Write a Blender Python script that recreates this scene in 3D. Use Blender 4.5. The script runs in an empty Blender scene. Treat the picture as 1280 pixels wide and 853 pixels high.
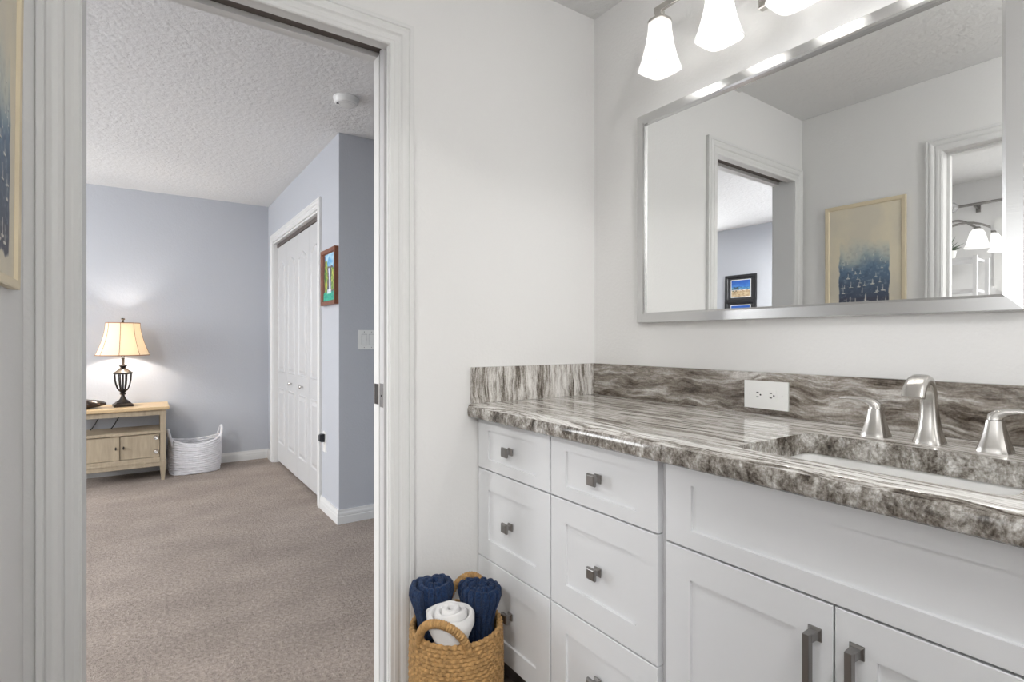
import bpy, bmesh, math, random
from mathutils import Vector, Matrix, noise

S = bpy.context.scene
COL = S.collection
R = math.radians
PI = math.pi

# ------------------------------------------------------------------ camera
CAM = (-1.5003, -1.5971, 1.15)
cd = bpy.data.cameras.new('camera')
cam = bpy.data.objects.new('camera', cd); COL.objects.link(cam)
cam.location = CAM
cam.rotation_euler = (R(90), 0, R(55.5261 - 90))      # forward = cos(th) X + sin(th) Y
cd.sensor_width = 36.0
cd.lens = 671.09 / 1280 * 36.0
cd.shift_y = (424.57 - 426.5) / 1280 * 1.0
cd.clip_start = 0.02
S.camera = cam

# ------------------------------------------------------------------ world, light, exposure
S.view_settings.view_transform = 'Standard'
S.view_settings.look = 'None'
S.view_settings.gamma = 1
S.view_settings.use_curve_mapping = False
S.view_settings.exposure = 0.06
W = bpy.data.worlds.new('world'); S.world = W
W.use_nodes = True
wn = W.node_tree.nodes
sky = wn.new('ShaderNodeTexSky'); 
try:
    sky.sun_disc = False
    sky.sun_elevation = R(40)
except Exception:
    pass
W.node_tree.links.new(sky.outputs[0], wn['Background'].inputs[0])
wn['Background'].inputs[1].default_value = 0.25

BULB = 145.0          # vanity bulbs, emission strength
LAMP = 280.0         # bedside bulb
def area(name, loc, rot, sx, sy, power, col):
    l = bpy.data.lights.new(name, 'AREA'); l.shape = 'RECTANGLE'; l.size = sx; l.size_y = sy
    l.energy = power; l.color = col
    o = bpy.data.objects.new(name, l); COL.objects.link(o)
    o.location = loc; o.rotation_euler = rot
    return o
gl = bpy.data.lights.new('bath_fill_light', 'POINT'); gl.energy = 23; gl.color = (1.0, 0.998, 0.99); gl.shadow_soft_size = 0.12  # added fill that lifts the ambient light in the bathroom
go = bpy.data.objects.new('bath_fill_light', gl); COL.objects.link(go); go.location = (-1.12, -1.95, 2.12)
area('rear_fill_light', (-0.85, -3.25, 1.5), (R(90), 0, 0), 1.0, 1.1, 5, (0.97, 0.98, 1.0))          # added soft fill from the rear, there is no window here; faces +y
area('bedroom_window_light', (-4.10, 2.85, 1.5), (0, R(-90), 0), 1.25, 1.2, 58, (0.96, 0.975, 1.0))     # faces +x
area('bedroom_fill_light', (-3.3, 0.45, 2.33), (0, 0, 0), 0.5, 0.5, 78, (1.0, 0.99, 0.97))  # added fill for the bedroom walls, unseen source
area('far_window_light', (-3.97, -0.95, 1.5), (0, R(-90), 0), 1.1, 1.0, 8, (0.96, 0.98, 1.0))           # faces +x
area('next_room_fill_light', (-2.9, -2.1, 2.34), (0, 0, 0), 0.5, 0.5, 62, (1.0, 0.99, 0.97))  # added fill for the next room and the cabinet fronts

# ------------------------------------------------------------------ helpers
def box(bm, x0, x1, y0, y1, z0, z1):
    v = [bm.verts.new(p) for p in ((x0,y0,z0),(x1,y0,z0),(x1,y1,z0),(x0,y1,z0),(x0,y0,z1),(x1,y0,z1),(x1,y1,z1),(x0,y1,z1))]
    fs = []
    for f in ((0,3,2,1),(4,5,6,7),(0,1,5,4),(1,2,6,5),(2,3,7,6),(3,0,4,7)):
        fs.append(bm.faces.new([v[i] for i in f]))
    return fs

def NB(): return bmesh.new()

def finish(bm, bevel=0, seg=2, smooth=False, ang=35):
    if bevel:
        bmesh.ops.bevel(bm, geom=[e for e in bm.edges if len(e.link_faces) == 2 and e.calc_face_angle(0) > R(ang)],
                        offset=bevel, segments=seg, profile=0.5, affect='EDGES', clamp_overlap=True)
    bmesh.ops.recalc_face_normals(bm, faces=bm.faces[:])

def obj(name, bm, mat, parent=None, bevel=0, seg=2, smooth=False, loc=None, ang=35):
    """one mesh object; vertices are in world space for top-level objects, in the parent's space for parts"""
    finish(bm, bevel, seg, ang=ang)
    me = bpy.data.meshes.new(name)
    bm.to_mesh(me); bm.free()
    for m in (mat if isinstance(mat, (list, tuple)) else [mat]):
        me.materials.append(m)
    if smooth:
        for p in me.polygons: p.use_smooth = True
        try:
            me.set_sharp_from_angle(angle=R(40))
        except Exception: pass
    o = bpy.data.objects.new(name, me); COL.objects.link(o)
    if parent is not None: o.parent = parent
    if loc is not None: o.location = loc
    return o

def tag(o, label, cat, group=None):
    o['label'] = label; o['category'] = cat
    if group: o['group'] = group
    return o

def thing(name, label, cat, loc=(0,0,0), rz=0, group=None):
    o = bpy.data.objects.new(name, None); COL.objects.link(o)
    o.empty_display_size = 0.1
    o.location = loc; o.rotation_euler = (0, 0, rz)
    return tag(o, label, cat, group)

def struct(name, bm, mat, parent=None, **k):
    o = obj(name, bm, mat, parent, **k)
    if parent is None: o['kind'] = 'structure'
    return o

def dup_tree(root, label, loc, group=None):
    r = root.copy(); COL.objects.link(r); r.location = loc; r['label'] = label
    if group: r['group'] = group
    for ch in list(root.children):
        c = ch.copy(); COL.objects.link(c); c.parent = r
        for g in list(ch.children):
            d = g.copy(); COL.objects.link(d); d.parent = c
    return r

def lathe(bm, prof, cx=0, cy=0, n=32, sq=None, rot=0):
    """prof: (radius, z) list; sq: superellipse exponent for rounded square sections"""
    rings = []
    for r, z in prof:
        ring = []
        for i in range(n):
            a = 2*PI*i/n
            c, s = math.cos(a), math.sin(a)
            if sq:
                k = (abs(c)**sq + abs(s)**sq) ** (-1.0/sq)
                c, s = c*k, s*k
            x, y = r*c, r*s
            if rot: x, y = x*math.cos(rot)-y*math.sin(rot), x*math.sin(rot)+y*math.cos(rot)
            ring.append(bm.verts.new((cx+x, cy+y, z)))
        rings.append(ring)
    for a, b in zip(rings, rings[1:]):
        for i in range(n):
            j = (i+1) % n
            bm.faces.new((a[i], a[j], b[j], b[i]))
    return rings

def cap(bm, ring, flip=False):
    bm.faces.new(ring[::-1] if flip else ring)

def loft(bm, sections, closed=True, caps=True):
    rings = [[bm.verts.new(p) for p in s] for s in sections]
    n = len(rings[0])
    for a, b in zip(rings, rings[1:]):
        for i in range(n if closed else n-1):
            j = (i+1) % n
            bm.faces.new((a[i], a[j], b[j], b[i]))
    if caps:
        bm.faces.new(rings[0][::-1]); bm.faces.new(rings[-1])
    return rings

def tube(bm, pts, rad, n=10, caps=True, closed=False, up=Vector((0,0,1)), flat=1.0):
    pts = [Vector(p) for p in pts]
    m = len(pts)
    rs = rad if isinstance(rad, (list, tuple)) else [rad]*m
    secs = []
    N = None
    for i, p in enumerate(pts):
        if closed: t = pts[(i+1) % m] - pts[i-1]
        else: t = pts[min(i+1, m-1)] - pts[max(i-1, 0)]
        t.normalize()
        if N is None:
            N = up - t*up.dot(t)
            if N.length < 1e-3: N = Vector((1,0,0)) - t*t.x
        else:
            N = N - t*N.dot(t)
        N.normalize()
        B = t.cross(N)
        secs.append([p + (N*math.cos(2*PI*k/n)*flat + B*math.sin(2*PI*k/n))*rs[i] for k in range(n)])
    if closed:
        rings = [[bm.verts.new(q) for q in s] for s in secs]
        for i in range(m):
            a, b = rings[i], rings[(i+1) % m]
            for k in range(n):
                bm.faces.new((a[k], a[(k+1) % n], b[(k+1) % n], b[k]))
    else:
        loft(bm, secs, True, caps)

def sweep_frame(bm, path, prof, axes, closed=False):
    """Mitred moulding.  path: 2-D points (a,b); prof: (offset to the left of travel, height); axes(a,b,h)->xyz"""
    P = [Vector(p) for p in path]
    n = len(P)
    rings = []
    for i in range(n):
        if closed or 0 < i < n-1:
            d0 = (P[i]-P[i-1]).normalized(); d1 = (P[(i+1) % n]-P[i]).normalized()
        elif i == 0: d0 = d1 = (P[1]-P[0]).normalized()
        else: d0 = d1 = (P[-1]-P[-2]).normalized()
        n0 = Vector((-d0.y, d0.x)); n1 = Vector((-d1.y, d1.x))
        b = (n0+n1)
        b = b / max(0.2, b.dot(n0))
        ring = []
        for u, h in prof:
            q = P[i] + b*u
            ring.append(bm.verts.new(axes(q.x, q.y, h)))
        rings.append(ring)
    m = len(prof)
    for i in range(n if closed else n-1):
        a, c = rings[i], rings[(i+1) % n]
        for k in range(m):
            l = (k+1) % m
            bm.faces.new((a[k], a[l], c[l], c[k]))
    if not closed:
        bm.faces.new(rings[0]); bm.faces.new(rings[-1][::-1])

# ------------------------------------------------------------------ materials
def srgb(r, g, b):
    f = lambda c: (c/12.92 if c <= 0.04045 else ((c+0.055)/1.055)**2.4)
    return (f(r/255), f(g/255), f(b/255), 1)

def mat(name, col, rough=0.5, metal=0.0, bump=None, spec=0.5, vary=None, coat=0):
    m = bpy.data.materials.new(name); m.use_nodes = True
    nt = m.node_tree; p = nt.nodes['Principled BSDF']
    p.inputs['Base Color'].default_value = col
    p.inputs['Roughness'].default_value = rough
    p.inputs['Metallic'].default_value = metal
    p.inputs['Specular IOR Level'].default_value = spec
    if coat: p.inputs['Coat Weight'].default_value = coat
    tc = nt.nodes.new('ShaderNodeTexCoord')
    if vary:
        sc, amt, detail = vary[:3]
        nz = nt.nodes.new('ShaderNodeTexNoise'); nz.inputs['Scale'].default_value = sc; nz.inputs['Detail'].default_value = detail
        src = tc.outputs['Object']
        if len(vary) > 3:
            mp = nt.nodes.new('ShaderNodeMapping'); mp.inputs['Scale'].default_value = vary[3]
            nt.links.new(src, mp.inputs[0]); src = mp.outputs[0]
        nt.links.new(src, nz.inputs['Vector'])
        mr = nt.nodes.new('ShaderNodeMapRange')
        mr.inputs['From Min'].default_value = 0.3; mr.inputs['From Max'].default_value = 0.7
        mr.inputs['To Min'].default_value = 1-amt; mr.inputs['To Max'].default_value = 1+amt
        nt.links.new(nz.outputs[0], mr.inputs[0])
        mx = nt.nodes.new('ShaderNodeVectorMath'); mx.operation = 'SCALE'
        mx.inputs[0].default_value = col[:3]
        nt.links.new(mr.outputs[0], mx.inputs['Scale'])
        nt.links.new(mx.outputs[0], p.inputs['Base Color'])
    if bump:
        sc, st, dist = bump[:3]
        nz = nt.nodes.new('ShaderNodeTexNoise'); nz.inputs['Scale'].default_value = sc
        nz.inputs['Detail'].default_value = bump[3] if len(bump) > 3 else 2
        src = tc.outputs['Object']
        if len(bump) > 4:
            mp = nt.nodes.new('ShaderNodeMapping'); mp.inputs['Scale'].default_value = bump[4]
            nt.links.new(src, mp.inputs[0]); src = mp.outputs[0]
        nt.links.new(src, nz.inputs['Vector'])
        b = nt.nodes.new('ShaderNodeBump'); b.inputs['Strength'].default_value = st; b.inputs['Distance'].default_value = dist
        nt.links.new(nz.outputs[0], b.inputs['Height']); nt.links.new(b.outputs[0], p.inputs['Normal'])
    return m

def stone(name, scale, warp=.10, wsc=3.2, fa=6.5, fb=21, wts=(.55, .33, .12), lo=.36, hi=.62, tones=None, dist=.3):
    """veined quartzite; scale stretches the pattern along the slab's grain, warp bends the veins"""
    m = bpy.data.materials.new(name); m.use_nodes = True
    nt = m.node_tree; p = nt.nodes['Principled BSDF']; L = nt.links.new
    p.inputs['Roughness'].default_value = 0.10
    tc = nt.nodes.new('ShaderNodeTexCoord')
    def nz(vec, s, d, r=0.55, dist=0.0):
        t = nt.nodes.new('ShaderNodeTexNoise'); t.inputs['Scale'].default_value = s
        t.inputs['Detail'].default_value = d; t.inputs['Roughness'].default_value = r
        t.inputs['Distortion'].default_value = dist
        L(vec, t.inputs['Vector']); return t
    mp = nt.nodes.new('ShaderNodeMapping'); mp.inputs['Scale'].default_value = scale
    w = nz(tc.outputs['Object'], wsc, 3)
    sub = nt.nodes.new('ShaderNodeVectorMath'); sub.operation = 'SUBTRACT'; sub.inputs[1].default_value = (0.5, 0.5, 0.5)
    L(w.outputs['Color'], sub.inputs[0])
    scl = nt.nodes.new('ShaderNodeVectorMath'); scl.operation = 'SCALE'; scl.inputs['Scale'].default_value = warp
    L(sub.outputs[0], scl.inputs[0])
    add = nt.nodes.new('ShaderNodeVectorMath'); add.operation = 'ADD'
    L(tc.outputs['Object'], add.inputs[0]); L(scl.outputs[0], add.inputs[1])
    L(add.outputs[0], mp.inputs[0])
    a = nz(mp.outputs[0], fa, 7, 0.6, dist)
    b = nz(mp.outputs[0], fb, 6, 0.65, dist)
    c = nz(tc.outputs['Object'], 190, 4, 0.65)
    def madd(src, k, prev=None):
        q = nt.nodes.new('ShaderNodeMath'); q.operation = 'MULTIPLY_ADD'; q.inputs[1].default_value = k; q.inputs[2].default_value = 0
        L(src, q.inputs[0])
        if prev: L(prev, q.inputs[2])
        return q.outputs[0]
    v = madd(a.outputs[0], wts[0]); v = madd(b.outputs[0], wts[1], v); v = madd(c.outputs[0], wts[2], v)
    mr = nt.nodes.new('ShaderNodeMapRange'); mr.inputs['From Min'].default_value = lo; mr.inputs['From Max'].default_value = hi
    L(v, mr.inputs[0])
    cr = nt.nodes.new('ShaderNodeValToRGB'); r = cr.color_ramp
    tones = tones or [(0, (54, 48, 43)), (.22, (102, 95, 87)), (.40, (146, 140, 132)), (.56, (186, 181, 175)), (.74, (216, 213, 208)), (1, (234, 232, 229))]
    r.elements[0].position, r.elements[0].color = tones[0][0], srgb(*tones[0][1])
    r.elements[1].position, r.elements[1].color = tones[-1][0], srgb(*tones[-1][1])
    for pos, col in tones[1:-1]:
        e = r.elements.new(pos); e.color = srgb(*col)
    L(mr.outputs[0], cr.inputs[0])
    # thin dark cracks that wander along the grain
    k = nz(mp.outputs[0], fa*.8, 5, 0.6, .8)
    ab = nt.nodes.new('ShaderNodeMath'); ab.operation = 'SUBTRACT'; ab.inputs[1].default_value = .5; L(k.outputs[0], ab.inputs[0])
    ab2 = nt.nodes.new('ShaderNodeMath'); ab2.operation = 'ABSOLUTE'; L(ab.outputs[0], ab2.inputs[0])
    m2 = nt.nodes.new('ShaderNodeMapRange'); m2.inputs['From Min'].default_value = 0; m2.inputs['From Max'].default_value = .02
    m2.inputs['To Min'].default_value = .7; m2.inputs['To Max'].default_value = 1; L(ab2.outputs[0], m2.inputs[0])
    sc = nt.nodes.new('ShaderNodeVectorMath'); sc.operation = 'SCALE'; L(cr.outputs[0], sc.inputs[0]); L(m2.outputs[0], sc.inputs['Scale'])
    L(sc.outputs[0], p.inputs['Base Color'])
    return m

def brushed(name, col, rough=0.28, stretch=(4, 4, 400)):
    m = mat(name, col, rough, 1.0, bump=(1.0, 0.05, 0.001, 2, stretch))
    return m

def emis(name, col, strength):
    m = bpy.data.materials.new(name); m.use_nodes = True
    p = m.node_tree.nodes['Principled BSDF']
    p.inputs['Base Color'].default_value = col
    p.inputs['Emission Color'].default_value = col
    p.inputs['Emission Strength'].default_value = strength
    return m

def shade_mat(name, col, trans, clear, rough=0.5):
    m = bpy.data.materials.new(name); m.use_nodes = True
    nt = m.node_tree; out = nt.nodes['Material Output']; p = nt.nodes['Principled BSDF']
    p.inputs['Base Color'].default_value = col; p.inputs['Roughness'].default_value = rough
    t = nt.nodes.new('ShaderNodeBsdfTranslucent'); t.inputs[0].default_value = col
    k = nt.nodes.new('ShaderNodeBsdfTransparent'); k.inputs[0].default_value = (1, 1, 1, 1)
    m1 = nt.nodes.new('ShaderNodeMixShader'); m1.inputs[0].default_value = trans
    nt.links.new(p.outputs[0], m1.inputs[1]); nt.links.new(t.outputs[0], m1.inputs[2])
    m2 = nt.nodes.new('ShaderNodeMixShader'); m2.inputs[0].default_value = clear
    nt.links.new(m1.outputs[0], m2.inputs[1]); nt.links.new(k.outputs[0], m2.inputs[2])
    nt.links.new(m2.outputs[0], out.inputs[0])
    return m

def attr_mat(name, rough=0.5):
    m = bpy.data.materials.new(name); m.use_nodes = True
    nt = m.node_tree; p = nt.nodes['Principled BSDF']
    a = nt.nodes.new('ShaderNodeVertexColor'); a.layer_name = 'paint'
    nt.links.new(a.outputs[0], p.inputs['Base Color'])
    p.inputs['Roughness'].default_value = rough
    return m

M = {}
M['bath_wall'] = mat('bath_wall_paint', (0.79, 0.785, 0.775, 1), 0.55, bump=(95, 0.22, 0.004, 3), spec=0.25)
M['ceiling'] = mat('ceiling_knockdown', (0.79, 0.79, 0.785, 1), 0.8, bump=(42, 0.55, 0.012, 4), spec=0.1)
M['blue_wall'] = mat('bedroom_wall_paint', srgb(190, 193, 199), 0.6, bump=(80, 0.22, 0.005, 3), spec=0.2)
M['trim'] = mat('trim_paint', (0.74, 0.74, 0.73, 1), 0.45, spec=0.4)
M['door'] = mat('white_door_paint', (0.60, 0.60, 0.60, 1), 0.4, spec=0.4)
M['cab'] = mat('cabinet_paint', (0.80, 0.81, 0.825, 1), 0.35, spec=0.4)
M['cab_in'] = mat('cabinet_carcass', (0.66, 0.66, 0.67, 1), 0.5)
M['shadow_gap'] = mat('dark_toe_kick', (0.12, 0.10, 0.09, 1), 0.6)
M['wood_floor'] = mat('brown_plank_tile', srgb(114, 101, 92), 0.4, vary=(3, 0.3, 5, (3, 22, 3)))
BR = [(0, (56, 48, 42)), (.2, (92, 83, 74)), (.42, (126, 118, 109)), (.62, (154, 147, 139)), (.82, (184, 179, 173)), (1, (210, 207, 202))]
GR = [(0, (56, 50, 44)), (.2, (94, 87, 79)), (.42, (134, 128, 120)), (.62, (168, 163, 156)), (.82, (202, 199, 194)), (1, (228, 226, 223))]
M['stone_top'] = stone('quartzite_top', (11.0, 0.50, 6.0), warp=.10, wsc=2.2, fa=6, fb=24, wts=(.56, .33, .11), lo=.375, hi=.585)
M['stone_back'] = stone('quartzite_backsplash', (2.5, 0.75, 5.2), warp=.13, wsc=3.2, fa=5, fb=21, lo=.375, hi=.615, tones=BR, dist=.4)
M['stone_side'] = stone('quartzite_side_splash', (10.0, 4.0, 0.7), warp=.07, wsc=5, fa=5.5, fb=19, lo=.35, hi=.61)
M['stone_edge'] = stone('quartzite_edge', (5.0, 5.0, 3.2), warp=.06, wsc=7, fa=4.2, fb=17, wts=(.48, .31, .21), lo=.385, hi=.61, tones=GR, dist=.5)
M['nickel'] = brushed('brushed_nickel', (0.62, 0.60, 0.57, 1), 0.26, (6, 6, 500))
M['nickel_frame'] = brushed('brushed_nickel_frame', (0.60, 0.60, 0.595, 1), 0.24, (400, 6, 400))
M['pewter'] = mat('pewter_hardware', (0.30, 0.29, 0.28, 1), 0.33, 1.0)
M['mirror'] = mat('mirror_silver', (0.93, 0.94, 0.935, 1), 0.0, 1.0)
M['cab_gap'] = mat('grey_gap', (0.30, 0.30, 0.31, 1), 0.6)
M['porcelain'] = mat('white_porcelain', (0.86, 0.855, 0.84, 1), 0.12, spec=0.5)
M['plastic'] = mat('white_plastic', (0.82, 0.82, 0.80, 1), 0.3)
M['black'] = mat('black_plastic', (0.012, 0.014, 0.018, 1), 0.4)
M['slot'] = mat('dark_slot', (0.01, 0.01, 0.01, 1), 0.8)
M['glass_shade'] = shade_mat('frosted_glass', (0.98, 0.98, 0.975, 1), 0.60, 0.03, 0.35)
M['bulb'] = emis('bulb_glow', (1.0, 0.985, 0.96, 1), BULB)
M['far_bulb'] = emis('far_bulb_glow', (1.0, 0.97, 0.92, 1), 12)
M['lamp_bulb'] = emis('lamp_bulb_glow', (1.0, 0.93, 0.85, 1), LAMP)
M['linen'] = shade_mat('cream_lamp_fabric', (0.95, 0.84, 0.67, 1), 0.30, 0.0, 0.9)
M['linen_trim'] = mat('tan_shade_binding', srgb(150, 105, 65), 0.8)
M['bronze'] = mat('dark_bronze', (0.030, 0.024, 0.021, 1), 0.38, 0.5)
M['table_wood'] = mat('washed_wood', srgb(168, 154, 132), 0.5, vary=(6, 0.14, 5, (8, 8, 1)))
M['table_top'] = mat('honey_wood_top', srgb(205, 178, 138), 0.35, vary=(6, 0.12, 5, (1, 9, 9)))
M['carpet'] = None
M['rope'] = mat('white_cotton_rope', (0.80, 0.80, 0.83, 1), 0.9, bump=(220, 0.5, 0.004, 2), vary=(40, 0.05, 3))
M['seagrass'] = mat('seagrass_rope', srgb(176, 138, 88), 0.75, bump=(260, 0.6, 0.004, 3), vary=(80, 0.35, 3))
M['blue_towel'] = mat('navy_terry', srgb(34, 56, 92), 0.95, bump=(300, 1.0, 0.008, 3), spec=0.1, vary=(150, 0.4, 3))
M['blue_towel'].node_tree.nodes['Principled BSDF'].inputs['Sheen Weight'].default_value = .10
M['white_towel'] = mat('white_terry', (0.86, 0.85, 0.84, 1), 0.95, bump=(420, 0.7, 0.005, 3), spec=0.1)
M['cream_frame'] = mat('cream_picture_frame', srgb(222, 208, 178), 0.45, vary=(5, 0.06, 3))
M['red_frame'] = mat('mahogany_frame', srgb(124, 72, 46), 0.4, vary=(20, 0.2, 4))
M['black_frame'] = mat('black_frame', (0.018, 0.018, 0.02, 1), 0.35)
M['white_mat'] = mat('white_mat_board', (0.8, 0.8, 0.79, 1), 0.8)
M['dark_mat'] = mat('charcoal_mat_board', (0.045, 0.045, 0.05, 1), 0.8)
M['leaf'] = mat('plant_leaf', srgb(98, 112, 96), 0.6)
M['pale'] = mat('pale_room_wall', (0.74, 0.74, 0.74, 1), 0.6)
M['blind'] = mat('white_blind', (0.86, 0.86, 0.86, 1), 0.5)
M['crystal'] = mat('crystal_glass', (0.95, 0.95, 0.96, 1), 0.05, 0.0)
M['crystal'].node_tree.nodes['Principled BSDF'].inputs['Transmission Weight'].default_value = 0.7
M['paint'] = attr_mat('painted_picture', 0.5)
M['glass'] = mat('window_glass', (1, 1, 1, 1), 0.0)
M['glass'].node_tree.nodes['Principled BSDF'].inputs['Transmission Weight'].default_value = 1.0
M['trinket'] = mat('dark_carved_wood', srgb(52, 38, 30), 0.22, vary=(30, 0.7, 4))
M['cable'] = mat('black_cable', (0.015, 0.015, 0.015, 1), 0.5)

def carpet():
    m = mat('beige_carpet', srgb(172, 160, 151), 1.0, spec=0.05)
    nt = m.node_tree; p = nt.nodes['Principled BSDF']; L = nt.links.new
    tc = nt.nodes['Texture Coordinate']
    big = nt.nodes.new('ShaderNodeTexNoise'); big.inputs['Scale'].default_value = 2.6; big.inputs['Detail'].default_value = 4
    mp = nt.nodes.new('ShaderNodeMapping'); mp.inputs['Scale'].default_value = (1.0, 1.5, 1); mp.inputs['Rotation'].default_value = (0, 0, R(-35))
    L(tc.outputs['Object'], mp.inputs[0]); L(mp.outputs[0], big.inputs['Vector'])
    fine = nt.nodes.new('ShaderNodeTexNoise'); fine.inputs['Scale'].default_value = 62; fine.inputs['Detail'].default_value = 5
    fine.inputs['Roughness'].default_value = 0.75
    L(tc.outputs['Object'], fine.inputs['Vector'])
    a = nt.nodes.new('ShaderNodeMapRange'); a.inputs['From Min'].default_value = 0.3; a.inputs['From Max'].default_value = 0.7
    a.inputs['To Min'].default_value = 0.84; a.inputs['To Max'].default_value = 1.10; L(big.outputs[0], a.inputs[0])
    b = nt.nodes.new('ShaderNodeMapRange'); b.inputs['From Min'].default_value = 0.3; b.inputs['From Max'].default_value = 0.7
    b.inputs['To Min'].default_value = 0.66; b.inputs['To Max'].default_value = 1.34; L(fine.outputs[0], b.inputs[0])
    mu = nt.nodes.new('ShaderNodeMath'); mu.operation = 'MULTIPLY'; L(a.outputs[0], mu.inputs[0]); L(b.outputs[0], mu.inputs[1])
    sc = nt.nodes.new('ShaderNodeVectorMath'); sc.operation = 'SCALE'; sc.inputs[0].default_value = srgb(172, 160, 151)[:3]
    L(mu.outputs[0], sc.inputs['Scale']); L(sc.outputs[0], p.inputs['Base Color'])
    bp = nt.nodes.new('ShaderNodeBump'); bp.inputs['Strength'].default_value = 0.9; bp.inputs['Distance'].default_value = 0.02
    L(fine.outputs[0], bp.inputs['Height']); L(bp.outputs[0], p.inputs['Normal'])
    return m
M['carpet'] = carpet()

# ------------------------------------------------------------------ room shell
H = 2.44
XC = -1.720            # west wall of the bathroom
YF = 4.056             # far bedroom wall
XCL = -0.4968          # closet wall face
YG = 1.7665            # blue-grey return wall
XB = -4.12             # bedroom wall with the photographs
YB = -3.3              # wall behind the camera
WT = 0.115             # thickness of the door wall
DL, DR, DT = -1.618, -0.872, 2.066     # pocket door opening

b = NB(); box(b, XC-0.1, 0.0, YB-.1, 0.05, -0.1, 0.0); struct('floor_bathroom', b, M['wood_floor'])
b = NB(); box(b, XB-.1, 0.75, 0.05, YF+.1, -0.1, 0.0); struct('floor_bedroom', b, M['carpet'])
b = NB(); box(b, -4.1, XC-0.1, YB-.1, 0.05, -0.1, 0.0); struct('floor_west', b, M['wood_floor'])
b = NB(); box(b, XB-.2, 0.85, YB-.2, YF+.2, H, H+0.1); struct('ceiling', b, M['ceiling'])

# door wall: two paints (white towards the bathroom, blue towards the bedroom)
b = NB()
for x0, x1, z0 in ((XC-.1, DL-.018, 0), (DR+.018, 0.1, 0), (DL-.018, DR+.018, DT+.018)):
    box(b, x0, x1, 0.0, WT, z0, H)
# pocket slot in the door wall is hidden behind the split jamb
for f in b.faces: f.material_index = 0
bmesh.ops.recalc_face_normals(b, faces=b.faces[:])
for f in b.faces:
    if f.normal.y > 0.9: f.material_index = 1
struct('wall_north', b, [M['bath_wall'], M['blue_wall']])
b = NB(); box(b, 0.0, 0.1, YB, 0.0, 0, H); struct('wall_east', b, M['bath_wall'])
b = NB(); box(b, XC-.1, 0.1, YB-.1, YB, 0, H); struct('wall_south', b, M['bath_wall'])
# west wall with a doorway to the next room
WY0, WY1, WZ = -0.668, -1.43, 2.072
b = NB()
box(b, XC-.1, XC, WY0+.018, 0.0, 0, H); box(b, XC-.1, XC, YB, WY1-.018, 0, H); box(b, XC-.1, XC, WY1-.018, WY0+.018, WZ+.018, H)
struct('wall_west', b, M['bath_wall'])
# bedroom
b = NB(); box(b, XB, 0.75, YF, YF+.1, 0, H); struct('wall_bedroom_north', b, M['blue_wall'])
b = NB()
wy0, wy1, wz0, wz1 = 2.2, 3.5, 0.85, 2.1
box(b, XB-.1, XB, WT, wy0, 0, H); box(b, XB-.1, XB, wy1, YF+.1, 0, H)
box(b, XB-.1, XB, wy0, wy1, 0, wz0); box(b, XB-.1, XB, wy0, wy1, wz1, H)
struct('wall_bedroom_west', b, M['blue_wall'])
b = NB(); box(b, XB-.1, XC-.1, 0.0, WT, 0, H); struct('wall_bedroom_south', b, M['blue_wall'])
b = NB(); box(b, 0.75, 0.85, WT, YF+.1, 0, H); struct('wall_bedroom_east', b, M['blue_wall'])
# closet wall with its opening, and the return wall
CY0, CY1, CZ = 2.235, 3.815, 2.055
b = NB()
box(b, XCL, XCL+.115, YG, CY0, 0, H); box(b, XCL, XCL+.115, CY1, YF, 0, H); box(b, XCL, XCL+.115, CY0, CY1, CZ, H)
struct('wall_closet', b, M['blue_wall'])
b = NB(); box(b, XCL+.115, 0.75, YG, YG+.115, 0, H); struct('wall_alcove', b, M['blue_wall'])
# next room beyond the west doorway
b = NB(); box(b, -4.1, -4.0, YB, -0.05, 0, H); struct('wall_far_west', b, M['pale'])
b = NB(); box(b, -4.0, XC-.1, -0.05, 0.0, 0, H); struct('wall_far_north', b, M['pale'])
b = NB(); box(b, -4.0, XC-.1, YB-.1, YB, 0, H); struct('wall_far_south', b, M['pale'])

# casings ---------------------------------------------------------
PROF = [(0, 0), (0, .009), (.003, .012), (.012, .012), (.015, .0135), (.026, .0135), (.029, .0105), (.033, .0105), (.038, .0155),
        (.047, .0185), (.056, .0175), (.060, .0135), (.063, .0165), (.072, .0165), (.074, .015), (.074, 0)]
def casing(name, path, axes, w=1.0, m='trim'):
    b = NB()
    sweep_frame(b, path, [(u*w, h) for u, h in PROF], axes)
    return struct(name, b, M[m])
# travel so that "left" points away from the opening
casing('trim_1', [(DL-.002, 0), (DL-.002, DT), (DR+.002, DT), (DR+.002, 0)], lambda a, c, h: (a, -h, c), 1.06)
casing('trim_2', [(DR+.002, 0), (DR+.002, DT), (DL-.002, DT), (DL-.002, 0)][::-1], lambda a, c, h: (a, WT+h, c), 1.0)
casing('trim_3', [(WY1-.002, 0), (WY1-.002, WZ), (WY0+.002, WZ), (WY0+.002, 0)], lambda a, c, h: (XC+h, a, c), 0.9)
casing('trim_4', [(CY0, 0), (CY0, CZ), (CY1, CZ), (CY1, 0)], lambda a, c, h: (XCL-h, a, c), 0.95)

# jambs of the pocket door: strike jamb, split jambs and the split head
b = NB()
box(b, DL-.018, DL, -.001, WT+.001, 0, DT+.018)
box(b, DL, DR+.018, -.001, 0.030, DT, DT+.018); box(b, DL, DR+.018, 0.088, WT+.001, DT, DT+.018)
box(b, DR, DR+.018, -.001, 0.012, 0, DT); box(b, DR-.003, DR+.018, 0.070, WT+.001, 0, DT)
struct('trim_5', b, M['trim'], bevel=.0015, seg=1)
b = NB(); box(b, DL, DR+.018, 0.030, 0.088, DT+.016, DT+.0175); struct('trim_6', b, M['shadow_gap'])
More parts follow.
